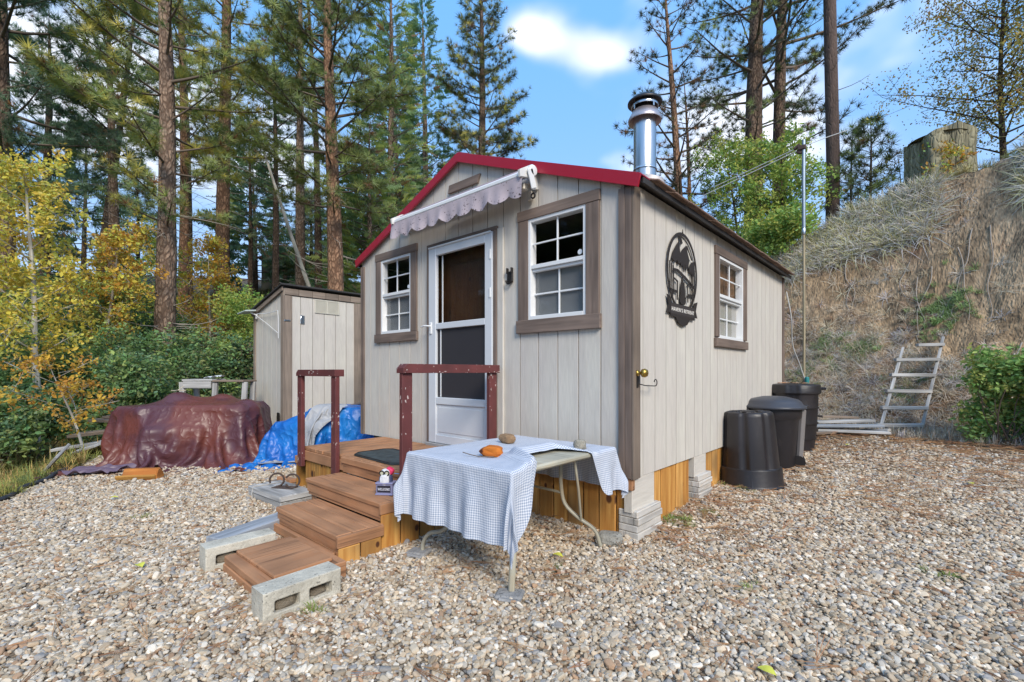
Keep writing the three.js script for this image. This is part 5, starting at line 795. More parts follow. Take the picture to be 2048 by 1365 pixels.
  for (let i = 0; i < (o.dead ?? 0); i++) { const hh = rr(Math.max(1, o.cb - (o.deadSpan ?? 3)), o.cb + 0.6, r), a = r() * 6.3, len = rr(0.4, 1.5, r) * Math.min(1.2, o.cr / 2), pts = limb(at(hh / o.h), V(Math.cos(a), rr(-0.4, 0.15, r), Math.sin(a)), len, rr(-0.6, 0.8, r), 5, r, 0.25); dead.push(tube(pts, (k) => 0.014 * (1 - 0.75 * k), 4, false)); for (let k = 0; k < 3; k++) { const p = pts[1 + k]; dead.push(tube(limb(p, V(rr(-1, 1, r), rr(-0.7, 0.5, r), rr(-1, 1, r)), len * 0.35, 0.3, 3, r, 0.3), (s) => 0.006 * (1 - 0.6 * s), 3, false)); } }
  part(t, 'branches', merge(br), o.twigM ?? MAT.twig);
  if (dead.length) part(t, 'dead_branches', merge(dead), MAT.deadTwig);
  const G = fir ? SPRAY : TUFT;
  list.forEach((l, i) => { if (l.length) swarm(t, 'needles', G[i], needleM, l); });
  sizes.push(list[0].length + list[1].length);
  return t;
}
const PG = [0.30, 0.36, 0.11], PY = [0.52, 0.47, 0.10], PD = [0.12, 0.19, 0.10], PB = [0.15, 0.25, 0.13], FY = [0.40, 0.46, 0.11], FG = [0.19, 0.29, 0.11];
// left side, near to far
pine({ x: -11.91, z: 0.4, h: 17, r: 0.235, cb: 4.4, cr: 3.0, n: 64, seed: 101, col: PG, col2: PY, dead: 34, deadSpan: 3.2, lean: [-0.4, -0.2], label: 'big ponderosa pine with grey plated trunk left of the narrow shed', bark: MAT.bark });
pine({ x: -15.42, z: -1.82, h: 19, r: 0.24, cb: 6.2, cr: 2.6, n: 60, seed: 102, col: PY, col2: PG, dead: 16, mixA: 0.6, label: 'pine with orange brown trunk right of the big grey pine', bark: MAT.barkRed, lean: [0.2, 0] });
pine({ x: -10.77, z: -3.32, h: 15, r: 0.25, cb: 5.0, cr: 3.2, n: 84, seed: 103, col: PG, col2: [0.19, 0.21, 0.05], dead: 14, deadSpan: 2, label: 'bushy ponderosa pine rising behind the narrow shed', bark: MAT.barkRed, lean: [-0.2, 0] });
pine({ x: -17.62, z: 2.87, h: 20, r: 0.25, cb: 4.8, cr: 3.6, n: 90, seed: 104, col: PD, col2: PB, dead: 10, label: 'dark green pine at the far left edge', bark: MAT.barkDark });
pine({ x: -15.51, z: -4.43, h: 18, r: 0.2, cb: 8.2, cr: 2.2, n: 46, seed: 105, col: PG, col2: PB, dead: 14, deadSpan: 5, label: 'slim straight grey pine trunk just left of the bushy pine', bark: MAT.bark, lean: [-1.2, -0.3] });
pine({ x: -16.4, z: -5.5, h: 18, r: 0.16, cb: 8.6, cr: 1.8, n: 40, seed: 106, col: PG, col2: PB, dead: 10, label: 'thin pine close beside the slim straight one', bark: MAT.barkDark, lean: [-0.9, 0] });
pine({ x: -22.45, z: 1.84, h: 12, r: 0.2, cb: 3.6, cr: 2.6, n: 60, seed: 107, col: PB, col2: PD, dead: 16, label: 'dark pine standing above the yellow aspen', bark: MAT.barkDark, far: 1, ts: 1.35, gap: 0.26 });
pine({ x: -22.43, z: 0.47, h: 14, r: 0.2, cb: 6, cr: 2.2, n: 50, seed: 108, col: PB, col2: PG, dead: 20, deadSpan: 5, label: 'leaning brown pine trunk behind the aspens', bark: MAT.bark, far: 1, ts: 1.35, gap: 0.26, lean: [1.2, -1] });
pine({ x: -19.31, z: 0.35, h: 13, r: 0.2, cb: 6.4, cr: 2.5, n: 52, seed: 109, col: PG, col2: PB, dead: 26, deadSpan: 5, label: 'straight pine trunk left of the big grey pine', bark: MAT.bark });
pine({ x: -21.11, z: -2.06, h: 20, r: 0.2, cb: 6.2, cr: 2.4, n: 54, seed: 110, col: PY, col2: PG, dead: 20, deadSpan: 4, label: 'first of the twin trunks behind the big grey pine', bark: MAT.barkRed, ts: 1.2, gap: 0.24 });
pine({ x: -24.0, z: -2.9, h: 15, r: 0.2, cb: 5.8, cr: 2.6, n: 50, seed: 111, col: PG, col2: PD, dead: 18, label: 'second of the twin trunks behind the big grey pine', bark: MAT.bark, far: 1, ts: 1.4, gap: 0.28 });
pine({ x: -19.36, z: -4.99, h: 13, r: 0.16, cb: 5.4, cr: 2.2, n: 60, seed: 112, col: PG, col2: PB, dead: 24, deadSpan: 4, label: 'thin dark trunk between orange pine and slim straight pine', bark: MAT.barkDark, ts: 1.2, gap: 0.24 });
pine({ x: -22.34, z: -5.0, h: 9.5, r: 0.14, cb: 3.4, cr: 2.2, n: 70, seed: 113, col: PB, col2: PG, kind: 'fir', label: 'slender fir right of the orange brown pine', bark: MAT.barkDark, far: 1, ts: 1.2, gap: 0.3 });
pine({ x: -14.84, z: -7.73, h: 16.0, r: 0.2, cb: 1.4, cr: 3.0, n: 150, seed: 114, col: FY, col2: FG, kind: 'fir', label: 'broad yellow green fir behind the left roof slope', gap: 0.24, ts: 1.05 });
pine({ x: -12.7, z: -5.6, h: 8.4, r: 0.13, cb: 0.8, cr: 2.1, n: 110, seed: 115, col: FY, col2: FG, kind: 'fir', label: 'young bright fir close behind the left eave', gap: 0.22 });
pine({ x: -20.25, z: -13.62, h: 18, r: 0.26, cb: 2.5, cr: 3.0, n: 130, seed: 116, col: FG, col2: PB, kind: 'fir', label: 'tall dark green fir above the left roof slope', gap: 0.36, ts: 1.5, far: 1 });
pine({ x: -22.2, z: -13.0, h: 17, r: 0.22, cb: 2.5, cr: 2.5, n: 110, seed: 117, col: PB, col2: FG, kind: 'fir', label: 'tall dark fir left of its taller neighbour above the roof', gap: 0.36, ts: 1.5, far: 1 });
pine({ x: -15.0, z: -12.97, h: 19, r: 0.28, cb: 4.2, cr: 3.0, n: 105, seed: 118, col: [0.10, 0.125, 0.04], col2: PY, label: 'tall open pine above the roof ridge', gap: 0.24, ts: 1.3, mixA: 0.7, bark: MAT.barkDark });
// right side, on top of the bank
pine({ x: -3.94, z: -10.83, h: 13, r: 0.17, cb: 3.1, cr: 2.5, n: 66, tw: 4.2, gap: 0.24, ts: 0.8, seed: 121, col: [0.06, 0.075, 0.03], col2: [0.09, 0.10, 0.035], brown: 0.12, dead: 22, label: 'sparse dark pine just right of the stove pipe', bark: MAT.barkRed, lean: [-0.4, 0.3] });
pine({ x: -3.85, z: -11.9, h: 10, r: 0.12, cb: 3.4, cr: 1.6, n: 30, tw: 3.6, gap: 0.3, ts: 0.8, seed: 122, col: [0.06, 0.075, 0.03], col2: [0.08, 0.09, 0.03], brown: 0.2, dead: 14, label: 'thin half bare trunk right of the sparse dark pine', bark: MAT.barkRed, lean: [-0.7, 0] });
pine({ x: -2.38, z: -12.24, h: 17, r: 0.31, cb: 4.6, cr: 3.0, n: 66, tw: 4, gap: 0.22, ts: 0.85, seed: 123, col: [0.065, 0.085, 0.03], col2: PG, dead: 16, label: 'thickest dark pine trunk on the bank', bark: MAT.barkDark });
pine({ x: -2.05, z: -13.9, h: 18, r: 0.23, cb: 4.6, cr: 4.1, n: 52, tw: 4, gap: 0.22, ts: 0.9, seed: 124, col: [0.065, 0.085, 0.03], col2: [0.11, 0.12, 0.04], dead: 10, label: 'dark pine with long right limbs beside the thickest trunk', bark: MAT.barkDark });
pine({ x: 0.38, z: -12.05, h: 3.6, r: 0.05, cb: 0.5, cr: 1.0, n: 46, gap: 0.2, seed: 125, col: [0.09, 0.12, 0.045], col2: PG, label: 'young thin pine between bare snag and stump', bark: MAT.barkDark, twigM: MAT.twig });
pine({ x: -0.05, z: -12.6, h: 3.9, r: 0.045, cb: 0.8, cr: 0.8, n: 34, gap: 0.22, seed: 126, col: [0.08, 0.11, 0.045], col2: PG, label: 'young thin pine close beside the bare snag', bark: MAT.barkDark });
{ const r = rng(9), y = ground(-0.42, -12.0), s = thing('bare_snag', 'tall bare dark snag pole rising from the bank top', 'snag', [-0.42, y - 0.2, -12.0]); part(s, 'trunk', tube([V(0, 0, 0), V(0.02, 3, 0), V(-0.03, 6, 0.03), V(-0.08, 9, 0), V(-0.1, 12, 0)], (q) => 0.165 - 0.03 * q, 16), M(L(0.17, 0.11, 0.085), { map: TX.grain, bumpMap: TX.barkB, bumpScale: 0.01 })); const tw = []; for (let i = 0; i < 7; i++) { const a = r() * 6.3; tw.push(tube(limb(V(0, rr(1.5, 6, r), 0), V(Math.cos(a), 0.1, Math.sin(a)), rr(0.3, 0.9, r), 0.3, 4, r, 0.2), (k) => 0.012 * (1 - 0.7 * k), 4, false)); } part(s, 'broken_twigs', merge(tw), MAT.twig); }
// the forest behind: a row of firs and pines filling the gaps
{
  const r = rng(500), rows = [[-33, 4], [-31, 0], [-36, -3], [-29, -7.5], [-27, -10], [-30, -15.5], [-26, -17], [-29, 9], [-24, 6.5]];
  rows.forEach(([x, z], i) => pine({ x, z, h: rr(6.5, 9.5, r), r: rr(0.13, 0.18, r), cb: rr(0.4, 1.2, r), cr: rr(1.9, 2.6, r), n: 80, seed: 520 + i, col: i % 3 ? PD : PB, col2: i % 2 ? FG : PG, kind: i % 2 ? 'fir' : undefined, far: 1, ts: 2.1, gap: 0.34, tw: 3.4, bark: MAT.barkDark, name: 'forest_tree', label: 'conifer in the far row of the forest behind the trunks', group: 'conifers in the far row of the forest' }));
  // trees across the yard behind the camera, which the panes mirror
  [[-9.5, 13], [-12.5, 15.5], [-15.5, 12.5], [-18.5, 16], [-22, 12.5], [-25, 16.5], [-29, 13.5], [-7.5, 17]].forEach(([x, z], i) => pine({ x, z, y: -0.2, h: rr(13, 17, r), r: 0.24, cb: rr(0.8, 1.6, r), cr: 3.6, n: 90, seed: 560 + i, col: PD, col2: PG, far: 1, ts: 2.6, gap: 0.3, tw: 3.4, bark: MAT.barkDark, name: 'yard_pine', label: 'pine across the yard mirrored in the cabin windows', group: 'pines mirrored in the windows' }));
}
// leaning pale dead trunk
{ const y = ground(-13.35, -3.68), s = thing('leaning_birch', 'thin pale dead trunk leaning across the pines', 'dead tree', [-12.9, y - 0.2, -4.2]); part(s, 'trunk', tube([V(0, 0, 0), V(-0.45, 2.0, 0.22), V(-1.35, 4.6, 0.7), V(-2.1, 6.6, 1.0), V(-2.5, 7.8, 1.2)], (q) => 0.085 - 0.055 * q, 10), MAT.aspen); const r = rng(4), b = []; for (let i = 0; i < 7; i++) b.push(tube(limb(V(-0.45 - i * 0.3, 2.4 + i * 0.75, 0.25 + 0.12 * i), V(rr(-1, 1, r), 0.5, rr(-1, 1, r)), rr(0.4, 1, r), 0.3, 4, r, 0.2), (k) => 0.014 * (1 - 0.7 * k), 4, false)); part(s, 'bare_branches', merge(b), MAT.aspen); }

function leafy(o) {                                        // broad-leaved tree: branching stem with leaf clumps at the twig ends
  const r = rng(o.seed), y0 = (o.y ?? ground(o.x, o.z)) - 0.08, t = thing(o.name ?? 'aspen_tree', o.label, o.cat ?? 'tree', [o.x, y0, o.z], 0, o.group), wood = [], list = [[], []], tr = limb(V(0, 0, 0), V(o.lean?.[0] ?? 0, 1, o.lean?.[1] ?? 0), o.h, 0.1, 9, r, 0.05), trunk = tube(tr, (q) => o.r * (1 - 0.82 * q), 10);
  part(t, 'trunk', trunk, o.bark ?? MAT.aspen);
  for (let i = 0; i < o.n; i++) {
    const q = lerp(o.cb, 0.99, (i + r()) / o.n), fi = q * 9, i0 = Math.min(8, Math.floor(fi)), p = tr[i0].clone().lerp(tr[i0 + 1], fi - i0), a = i * 2.4 + r(), len = o.cr * rr(0.5, 1.1, r) * (1 - 0.55 * q * q), pts = limb(p, V(Math.cos(a), rr(0.2, 0.9, r), Math.sin(a)), len, rr(-0.2, 0.4, r), 5, r, 0.16);
    wood.push(tube(pts, (k) => Math.max(0.004, o.r * 0.38 * (1 - q * 0.6) * (1 - 0.8 * k)), 4, false));
    for (let k = 0; k < (o.tw ?? 6); k++) { const f = lerp(0.3, 1, (k + r()) / (o.tw ?? 6)) * 5, j = Math.min(4, Math.floor(f)), b = pts[j].clone().lerp(pts[j + 1], f - j), tl = len * rr(0.15, 0.4, r), tp = limb(b, V(rr(-1, 1, r), rr(-0.2, 0.9, r), rr(-1, 1, r)), tl, 0, 2, r, 0.1); wood.push(tube(tp, (s) => 0.005 * (1 - 0.5 * s), 3, false)); for (let w = 0; w < (o.lf ?? 3); w++) { const s = r(), pp = tp[1].clone().lerp(tp[2], s).add(V(rr(-0.1, 0.1, r), rr(-0.1, 0.1, r), rr(-0.1, 0.1, r))); list[Math.floor(r() * 2)].push({ p: pp, q: Q(r() * 6, r() * 6, r() * 6), s: (o.ls ?? 1) * rr(0.6, 1.2, r), c: tint(o.cols[Math.floor(r() * o.cols.length)], 0.22, r) }); } }
  }
  part(t, 'branches', merge(wood), o.twigM ?? o.bark ?? MAT.aspen);
  const G = o.fine ? FINE : CLUMP; list.forEach((l, i) => swarm(t, 'leaves', G[i], leafM, l)); sizes.push(list[0].length + list[1].length); return t;
}
const YL = [[0.74, 0.62, 0.09], [0.74, 0.54, 0.09], [0.58, 0.58, 0.12]], OR = [[0.62, 0.34, 0.05], [0.66, 0.44, 0.06], [0.54, 0.28, 0.05]], GR = [[0.18, 0.33, 0.12], [0.23, 0.38, 0.13], [0.13, 0.25, 0.13], [0.34, 0.44, 0.13], [0.27, 0.30, 0.11], [0.15, 0.24, 0.09]], GY = [[0.36, 0.48, 0.10], [0.25, 0.42, 0.10], [0.50, 0.52, 0.11]];
leafy({ x: -10.08, z: 2.53, h: 5.3, r: 0.065, cb: 0.28, cr: 1.5, n: 30, tw: 7, lf: 4, seed: 201, cols: YL, label: 'yellow aspen with pale trunk at the left edge', lean: [-0.03, 0.02] });
leafy({ x: -11.6, z: 1.62, h: 4.6, r: 0.045, cb: 0.4, cr: 1.1, n: 24, tw: 6, lf: 4, seed: 202, cols: [...YL, ...OR], label: 'smaller orange yellow aspen between pale aspen and big pine', lean: [0.1, -0.1] });
leafy({ x: -12.6, z: 3.3, h: 5.0, r: 0.05, cb: 0.3, cr: 1.4, n: 22, tw: 6, lf: 4, seed: 203, cols: YL, label: 'yellow aspen cut by the left edge, behind the pale one' });
leafy({ x: -13.6, z: -1.0, h: 4.0, r: 0.04, cb: 0.25, cr: 1.2, n: 24, tw: 6, lf: 4, seed: 204, cols: [...YL, ...OR], label: 'golden sapling between big grey pine and orange trunk' });
leafy({ x: -14.8, z: -0.2, h: 4.2, r: 0.04, cb: 0.2, cr: 1.2, n: 22, tw: 6, lf: 4, seed: 205, cols: [...YL, ...GY], label: 'yellow green sapling at the foot of the orange trunk' });
leafy({ x: -7.75, z: 2.12, h: 1.55, r: 0.022, cb: 0.3, cr: 0.95, n: 9, tw: 5, lf: 3, ls: 0.75, seed: 206, cols: OR, label: 'small orange leaved sapling at the gravel edge', lean: [-0.15, 0.2], name: 'sapling', cat: 'sapling' });
// right: leafy trees and bushes on the bank
leafy({ x: 2.75, z: -11.8, h: 6.2, r: 0.07, cb: 0.18, cr: 2.4, n: 56, tw: 10, lf: 4, fine: 1, ls: 1.25, seed: 211, cols: [[0.44, 0.38, 0.09], [0.32, 0.32, 0.09], [0.52, 0.38, 0.1], [0.34, 0.2, 0.08]], label: 'sparse yellow brown leafed tree at the right edge', bark: MAT.barkDark, name: 'birch_tree' });
leafy({ x: 3.9, z: -11.0, h: 5.4, r: 0.06, cb: 0.15, cr: 2.0, n: 48, tw: 10, lf: 4, fine: 1, ls: 1.25, seed: 212, cols: [[0.44, 0.38, 0.09], [0.34, 0.32, 0.09], [0.5, 0.36, 0.1]], label: 'yellow brown tree cut off by the right edge', bark: MAT.barkDark, name: 'birch_tree' });
leafy({ x: -2.3, z: -10.6, h: 4.5, r: 0.055, cb: 0.1, cr: 1.8, n: 48, tw: 7, lf: 4, seed: 213, cols: GY, label: 'bright yellow green tree below the thickest pine trunk', bark: MAT.barkDark, name: 'alder_tree' });
leafy({ x: -1.3, z: -10.7, h: 3.7, r: 0.05, cb: 0.08, cr: 1.5, n: 44, tw: 7, lf: 4, seed: 214, cols: GY, label: 'bright green tree left of the bare snag', bark: MAT.barkDark, name: 'alder_tree' });
leafy({ x: -4.6, z: -10.2, h: 3.2, r: 0.04, cb: 0.1, cr: 1.5, n: 34, tw: 6, lf: 4, seed: 215, cols: GY, label: 'olive green tree behind the stove pipe', bark: MAT.barkDark, name: 'alder_tree' });
leafy({ x: -3.2, z: -9.6, h: 3.2, r: 0.045, cb: 0.1, cr: 1.5, n: 40, tw: 6, lf: 4, seed: 216, cols: GR, label: 'green tree over the cabin eave right of the stove pipe', bark: MAT.barkDark, name: 'alder_tree' });
leafy({ x: 1.0, z: -12.4, h: 2.2, r: 0.03, cb: 0.15, cr: 0.9, n: 14, tw: 5, lf: 2, fine: 1, seed: 217, cols: [[0.3, 0.24, 0.06], [0.36, 0.2, 0.05]], label: 'thin nearly bare sapling left of the stump', bark: MAT.barkDark, name: 'sapling', cat: 'sapling' });
leafy({ x: 1.75, z: -10.1, h: 1.0, r: 0.02, cb: 0.1, cr: 0.6, n: 12, tw: 5, lf: 3, ls: 0.8, seed: 218, cols: [...OR, ...GY], label: 'small yellow orange sapling in front of the stump', name: 'sapling', cat: 'sapling', bark: MAT.barkDark });
function bush(o) {
  const r = rng(o.seed), y0 = ground(o.x, o.z), t = thing(o.name ?? 'bush', o.label, 'bush', [o.x, y0 - 0.05, o.z], 0, o.group), st = [], list = [[], []], N = o.n;
  for (let i = 0; i < 14; i++) { const a = r() * 6.3; st.push(tube(limb(V(rr(-0.2, 0.2, r) * o.rx, 0, rr(-0.2, 0.2, r) * o.rx), V(Math.cos(a) * 0.7, 1.1, Math.sin(a) * 0.7), o.ry * rr(1, 1.7, r), 0.1, 5, r, 0.2), (k) => 0.014 * (1 - 0.75 * k), 4, false)); }
  const lob = Array.from({ length: 9 }, () => { const a = r() * 6.3, e = r(); return V(Math.cos(a) * o.rx * 0.62 * Math.sqrt(r()), o.ry * (0.45 + 1.25 * e), Math.sin(a) * o.rx * 0.62 * Math.sqrt(r())); }), rl = Array.from({ length: 9 }, () => rr(0.34, 0.58, r));
  for (let i = 0; i < N; i++) { const k = Math.floor(r() * 9), d = V(rr(-1, 1, r), rr(-1, 1, r), rr(-1, 1, r)).normalize().multiplyScalar(Math.pow(r(), 0.45)); const p = V(lob[k].x + d.x * o.rx * rl[k], Math.max(0.12, lob[k].y + d.y * o.ry * rl[k] * 1.1), lob[k].z + d.z * o.rx * rl[k]); list[Math.floor(r() * 2)].push({ p, q: Q(rr(-0.8, 0.8, r), r() * 6.3, rr(-0.8, 0.8, r)), s: (o.ls ?? 1) * rr(0.7, 1.25, r), c: tint(o.cols[Math.floor(r() * o.cols.length)], 0.25, r) }); }
  part(t, 'stems', merge(st), MAT.twig); const G = o.fine ? FINE : CLUMP; list.forEach((l, i) => swarm(t, 'leaves', G[i], leafM, l)); sizes.push(N); return t;
}
const B = (x, z, rx, ry, n, cols, label, extra) => bush({ x, z, rx, ry: x < -8.6 && x > -13.5 && z > -2 && z < 3 ? ry * 1.3 : ry, n: Math.round(n * 1.15), cols, label, seed: Math.round(900 + x * 17 + z * 31) >>> 0, ...extra });
B(-11.4, 2.9, 1.3, 0.85, 1100, GR, 'leafy green bush under the pale aspen'); B(-10.9, 1.55, 1.25, 0.95, 1200, GR, 'leafy green bush left of the big grey pine trunk'); B(-9.7, 1.15, 1.05, 0.75, 1000, GR, 'lower green bush in front of the big grey pine'); B(-10.3, -0.1, 1.2, 0.85, 1100, GR, 'green bush right of the big grey pine trunk'); B(-9.4, -1.1, 1.0, 0.8, 900, [[0.075, 0.13, 0.05], [0.17, 0.14, 0.07], [0.1, 0.15, 0.06]], 'bluish green bush beside the narrow shed'); B(-12.8, 0.9, 1.5, 1.15, 1200, GR, 'tall green bush behind the big grey pine'); B(-13.4, 2.4, 1.5, 1.1, 1200, GR, 'tall green bush behind the pale aspen'); B(-12.6, -1.8, 1.5, 1.0, 1200, GY, 'yellow green bush behind the narrow shed'); B(-9.6, 3.6, 0.95, 0.6, 700, GR, 'low dark bush at the left edge by the gravel'); B(-8.9, 2.75, 0.75, 0.5, 600, GR, 'small dark bush beside the orange sapling'); B(-11.6, -3.0, 1.3, 0.9, 1000, GR, 'green bush under the bushy pine'); B(-14.8, -3.4, 1.7, 1.1, 1200, GY, 'light green bush below the far red roof'); B(-16.5, 0.6, 1.8, 1.3, 1200, GY, 'yellowish bush behind the golden sapling'); B(-17.0, 4.2, 1.9, 1.4, 1200, GR, 'large green bush at the far left'); B(-17.5, -6.0, 1.9, 1.1, 1000, GR, 'green bush on the slope below the forest'); B(-8.9, -2.6, 1.1, 0.9, 900, GR, 'green bush directly behind the narrow shed'); B(-8.3, -5.2, 1.3, 1.0, 900, GR, 'green bush behind the cabin on the left'); B(-21, -8, 2.2, 1.4, 1100, GR, 'dark bush near the far cabin'); B(-20, 3, 2.0, 1.4, 1100, GR, 'dark green bush far behind the aspens');
B(2.33, -5.95, 0.5, 0.6, 850, [[0.22, 0.40, 0.11], [0.30, 0.46, 0.14], [0.42, 0.46, 0.12]], 'bright green bush at the foot of the bank on the right', { ls: 0.8 }); B(3.0, -5.7, 0.55, 0.6, 700, GY, 'yellow green bush cut by the right edge', { ls: 0.8 });
B(-2.3, -9.0, 1.05, 0.6, 800, GR, 'green bush overhanging the bank behind the roof'); B(-0.9, -9.3, 0.9, 0.5, 600, GY, 'green bush on the bank edge left of the aerial pole'); B(-4.4, -8.9, 1.0, 0.55, 700, GR, 'dark green bush behind the cabin eave'); B(-5.6, -9.6, 1.2, 0.8, 800, GR, 'green bush behind the roof ridge');

// grass, weeds and straw
function clumpGeo(n, len, wid, bend, seed) { const r = rng(seed), t = []; for (let i = 0; i < n; i++) { const a = r() * 6.283, e = rr(0.1, bend, r), l = len * rr(0.5, 1.1, r), o = V(rr(-0.04, 0.04, r), 0, rr(-0.04, 0.04, r)), d = V(Math.cos(a) * Math.sin(e), Math.cos(e), Math.sin(a) * Math.sin(e)), s = V(-Math.sin(a), 0, Math.cos(a)).multiplyScalar(wid), m = o.clone().addScaledVector(d, l * 0.55), tip = m.clone().add(V(d.x * 1.25, d.y * 0.45 - 0.35 * Math.sin(e), d.z * 1.25).multiplyScalar(l * 0.55)), P = (v) => v.toArray(); t.push([...P(o.clone().add(s)), ...P(m.clone().add(s)), ...P(o.clone().sub(s))], [...P(o.clone().sub(s)), ...P(m.clone().add(s)), ...P(m.clone().sub(s))], [...P(m.clone().add(s)), ...P(tip), ...P(m.clone().sub(s))]); } return triSoup(t); }
{
  const r = rng(31), straw = clumpGeo(26, 0.34, 0.0035, 1.25, 7), green = clumpGeo(24, 0.2, 0.004, 0.9, 8), flat = clumpGeo(18, 0.4, 0.0035, 1.5, 9), dry = [], gr = [], lay = [], hang = [];
  const nrm = (x, z) => { const e = 0.12; return V(ground(x - e, z) - ground(x + e, z), 2 * e, ground(x, z - e) - ground(x, z + e)).normalize(); };
  const putOn = (list, x, z, s, c, tilt = 0.5) => { const n = nrm(x, z).lerp(V(0, 1, 0), 1 - tilt).normalize(); list.push({ p: V(x, ground(x, z) - 0.01, z), q: new THREE.Quaternion().setFromUnitVectors(V(0, 1, 0), n).multiply(Q(0, r() * 6.3, 0)), s, c }); };
  const strawC = [[0.54, 0.45, 0.31], [0.46, 0.38, 0.28], [0.62, 0.54, 0.41], [0.4, 0.26, 0.16], [0.5, 0.47, 0.45]];
  for (let i = 0; i < 14000; i++) { const x = rr(-6, 6.5, r), zb = bankBase(x), s2 = rr(-0.9, 2.7, r), z = zb - s2, f = fbm(x * 1.1 + 12, z * 1.1 + 31, 3, 3); const amt = lerp(0.85, 0.12, sstep(1.0, 1.9, s2)) * sstep(0.36, 0.55, f) + 0.06; if (r() > amt) continue; const c = strawC[Math.floor(r() * 5)]; (r() < 0.55 ? putOn(lay, x, z, rr(0.35, 0.8, r), tint(c, 0.25, r), 0.9) : putOn(dry, x, z, rr(0.35, 0.75, r), tint(c, 0.25, r), 0.6)); }
  for (let i = 0; i < 2600; i++) { const x = rr(-6, 6.5, r), zb = bankBase(x), z = zb - rr(2.25, 2.95, r), f = fbm(x * 1.6 + 3, 5, 3, 3); if (f < 0.4) continue; putOn(hang, x, z, rr(0.8, 1.5, r), tint(r() < 0.55 ? [0.58, 0.54, 0.48] : [0.54, 0.49, 0.26], 0.25, r), 1.2); }
  for (let i = 0; i < 5200; i++) { const x = rr(-6, 7, r), zb = bankBase(x), z = zb - rr(2.7, 7, r); putOn(dry, x, z, rr(0.5, 1.1, r), tint(r() < 0.6 ? [0.56, 0.48, 0.25] : [0.34, 0.37, 0.13], 0.25, r), 0.3); }
  for (const [cx, s2, n, w] of [[0.1, 1.2, 60, 0.25], [0.55, 1.15, 70, 0.2], [1.75, 1.55, 90, 0.3], [-0.3, 0.8, 40, 0.3], [2.2, 0.7, 40, 0.3], [1.2, 0.5, 25, 0.3]]) for (let i = 0; i < n; i++) { const q = w * Math.sqrt(-2 * Math.log(r() + 1e-6)) * 0.6, a = r() * 6.3, x = cx + q * Math.cos(a), z = bankBase(cx) - s2 + q * 0.7 * Math.sin(a); putOn(gr, x, z, rr(0.5, 1.0, r), tint([0.22, 0.32, 0.11], 0.3, r), 0.6); }
  for (let i = 0; i < 5200; i++) { const x = rr(-13, -4.2, r), z = rr(0.5, 5, r), e = padEdge(x, z); if (e > 0.02 || e < -2.6 || (e > -0.12 && r() < 0.5)) continue; putOn(r() < 0.55 ? gr : dry, x, z, rr(0.5, 1.15, r), tint(r() < 0.5 ? [0.3, 0.3, 0.07] : r() < 0.5 ? [0.38, 0.24, 0.08] : [0.14, 0.18, 0.05], 0.3, r), 0.3); }
  for (let i = 0; i < 7000; i++) { const x = rr(-30, -8, r), z = rr(-14, 8, r); if (padEdge(x, z) > -0.5) continue; putOn(r() < 0.5 ? gr : dry, x, z, rr(1, 2.2, r), tint(r() < 0.5 ? [0.14, 0.17, 0.05] : [0.3, 0.25, 0.1], 0.3, r), 0.3); }
  for (const [cx, cz, n, w] of [[0.12, -0.55, 26, 0.1], [0.15, -1.9, 30, 0.2], [0.25, -0.9, 6, 0.06], [0.95, 0.2, 7, 0.15], [-0.12, 0.75, 3, 0.05], [-0.72, 1.95, 4, 0.04], [-3.2, 2.2, 3, 0.08], [1.6, -0.6, 5, 0.1], [-0.05, -0.3, 12, 0.05]]) for (let i = 0; i < n; i++) putOn(gr, cx + rr(-w, w, r), cz + rr(-w, w, r), rr(0.25, 0.6, r), tint([0.2, 0.26, 0.06], 0.3, r), 0.2);
  const gm = M(L(1, 1, 1), { roughness: 0.85, side: THREE.DoubleSide });
  swarm(scene, 'dry_grass', straw, gm, dry, { label: 'dry straw coloured grass tufts over bank and slopes', category: 'grass' }); swarm(scene, 'green_grass', green, gm, gr, { label: 'green and yellow grass and weeds at the yard edges', category: 'grass' }); swarm(scene, 'fallen_straw', flat, gm, lay, { label: 'flattened grey straw and dead stems on the bank', category: 'straw' }); swarm(scene, 'overhanging_grass', flat, gm, hang, { label: 'grey grass hanging over the top edge of the bank', category: 'grass' });
  console.log('grass', dry.length, gr.length, lay.length, hang.length);
}
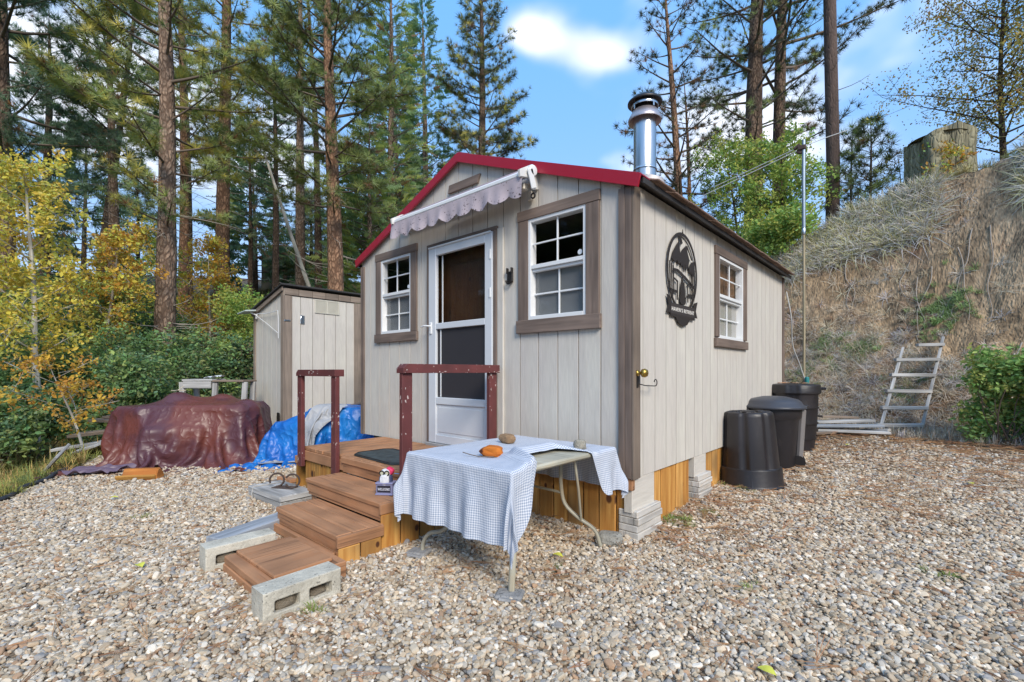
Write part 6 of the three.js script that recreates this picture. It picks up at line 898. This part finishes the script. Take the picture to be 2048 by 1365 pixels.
// stump on the bank top, with torn roots below
{
  const x = 1.66, z = -10.5, y = ground(x, z), s = thing('tree_stump', 'huge grey green sawn stump on top of the bank', 'stump', [x, y - 0.05, z]);
  const g = grid(72, 24, (u, v) => { const a = u * 6.28318, h = v * 1.42, lob = 0.075 * Math.sin(a * 4 + 1) + 0.05 * Math.sin(a * 7 + 2), rad = (0.49 + lob + 0.05 * (fbm(Math.cos(a) * 4 + 9, h * 2, Math.sin(a) * 4 + 9, 3) - 0.5)) * (1 + 0.28 * Math.exp(-h / 0.25)); const p = V(Math.cos(a) * rad, h + (v > 0.98 ? 0.12 * Math.sin(a * 2) : 0), Math.sin(a) * rad); p.u = u * 3.4; p.v = h; return p; });
  part(s, 'bark', g, M(L(0.52, 0.48, 0.32), { map: TX.weather, bumpMap: TX.barkB, bumpScale: 0.03, roughness: 1 })); part(s, 'cut_top', lathe([[0.001, 1.36], [0.3, 1.38], [0.5, 1.39]], 40), M(L(0.3, 0.26, 0.17), { map: TX.weather }));
  const r = rng(8), rt = []; for (let i = 0; i < 12; i++) { const a = rr(0.2, 2.9, r); rt.push(tube(limb(V(Math.cos(a) * 0.4, 0.2, Math.sin(a) * 0.5), V(Math.cos(a), -0.3, Math.sin(a)), rr(0.5, 1.1, r), -1.0, 6, r, 0.3), (k) => 0.04 * (1 - 0.8 * k), 5, false)); } part(s, 'roots', merge(rt), M(L(0.32, 0.12, 0.06), { map: TX.weather, roughness: 1 }), 'torn reddish roots');
}
// roots and dead stems trailing down the bank
{
  const r = rng(61); for (let i = 0; i < 16; i++) { const x = rr(-0.6, 4.0, r), s2 = rr(0.9, 2.4, r), pts = []; let px = x, q = s2; for (let k = 0; k < 6; k++) { const z = bankBase(px) - q; pts.push(V(px, ground(px, z) + 0.03 + 0.04 * r(), z)); px += rr(-0.12, 0.12, r); q -= rr(0.05, 0.2, r); } solo('dead_vine', 'thin pale dead vine lying down the face of the bank', 'vine', tube(new THREE.CatmullRomCurve3(pts).getPoints(14), (k) => 0.011 * (1 - 0.6 * k), 5), MAT.deadTwig, [0, 0, 0], 0, 'dead vines on the bank face'); }
}
// far cabin with a red roof edge between the trunks
{
  const x = -29.8, z = -10.2, y = ground(x, z), c = thing('far_cabin', 'far off grey cabin with red roof edge between trunks', 'cabin', [x, y, z], 0.95);
  part(c, 'wall', uvm(prism([[-2, 0], [2, 0], [2, 2.0], [0, 2.5], [-2, 2.0]], 3).translate(0, 0, -3)), M(L(0.35, 0.31, 0.24), { map: TX.siding }));
  const rf = part(c, 'roof', merge([-1, 1].map((s) => put(cbox(2.25, 0.08, 3.4, 0.01), s * 1.07, 2.32, -1.5, 0, 0, -s * 0.245))), M(L(0.12, 0.08, 0.07))); for (const s of [-1, 1]) part(rf, 'rake_trim', put(cbox(2.25, 0.14, 0.04, 0.005), s * 1.07, 2.34, 0.22, 0, 0, -s * 0.245), MAT.red);
  const w = part(c, 'window', merge([bx(-0.6, -0.5, 0.9, 1.8, 0.01, 0.06, 0.005), bx(0.2, 0.3, 0.9, 1.8, 0.01, 0.06, 0.005), bx(-0.5, 0.2, 1.7, 1.8, 0.01, 0.06, 0.005), bx(-0.5, 0.2, 0.9, 1.0, 0.01, 0.06, 0.005)]), MAT.white); part(w, 'pane', bx(-0.5, 0.2, 1.0, 1.7, 0.005, 0.02, 0.002), MAT.dark);
}
// yellow leaves blown onto the gravel
{
  const lg = grid(6, 4, (u, v) => V((v - 0.5) * 0.05 * Math.sin(Math.PI * clamp(u * 0.94 + 0.03)), 0.012 * Math.sin(u * 3) + 0.01 * Math.abs(v - 0.5), (u - 0.5) * 0.07)), m = M(L(0.62, 0.60, 0.08), { roughness: 0.7, side: THREE.DoubleSide });
  for (const [x, z, label] of [[-0.2, 0.62, 'yellow leaf on the gravel under the folding table'], [1.1, 1.0, 'yellow leaf alone on the gravel in front of the cabin corner'], [-2.0, 2.45, 'yellow green leaf on the gravel left of the lowest step'], [1.85, -3.1, 'yellow leaf on the gravel far right of the bins'], [0.75, -4.6, 'yellow leaf on the litter before the ladder'], [-4.1, 2.3, 'olive leaf on the open gravel at left']]) solo('fallen_leaf', label, 'leaf', lg, m, [x, ground(x, z) + 0.03, z], x * 7);
}
console.log('leaf instances', sizes.reduce((a, b) => a + b, 0));
renderer.render(scene, camera);
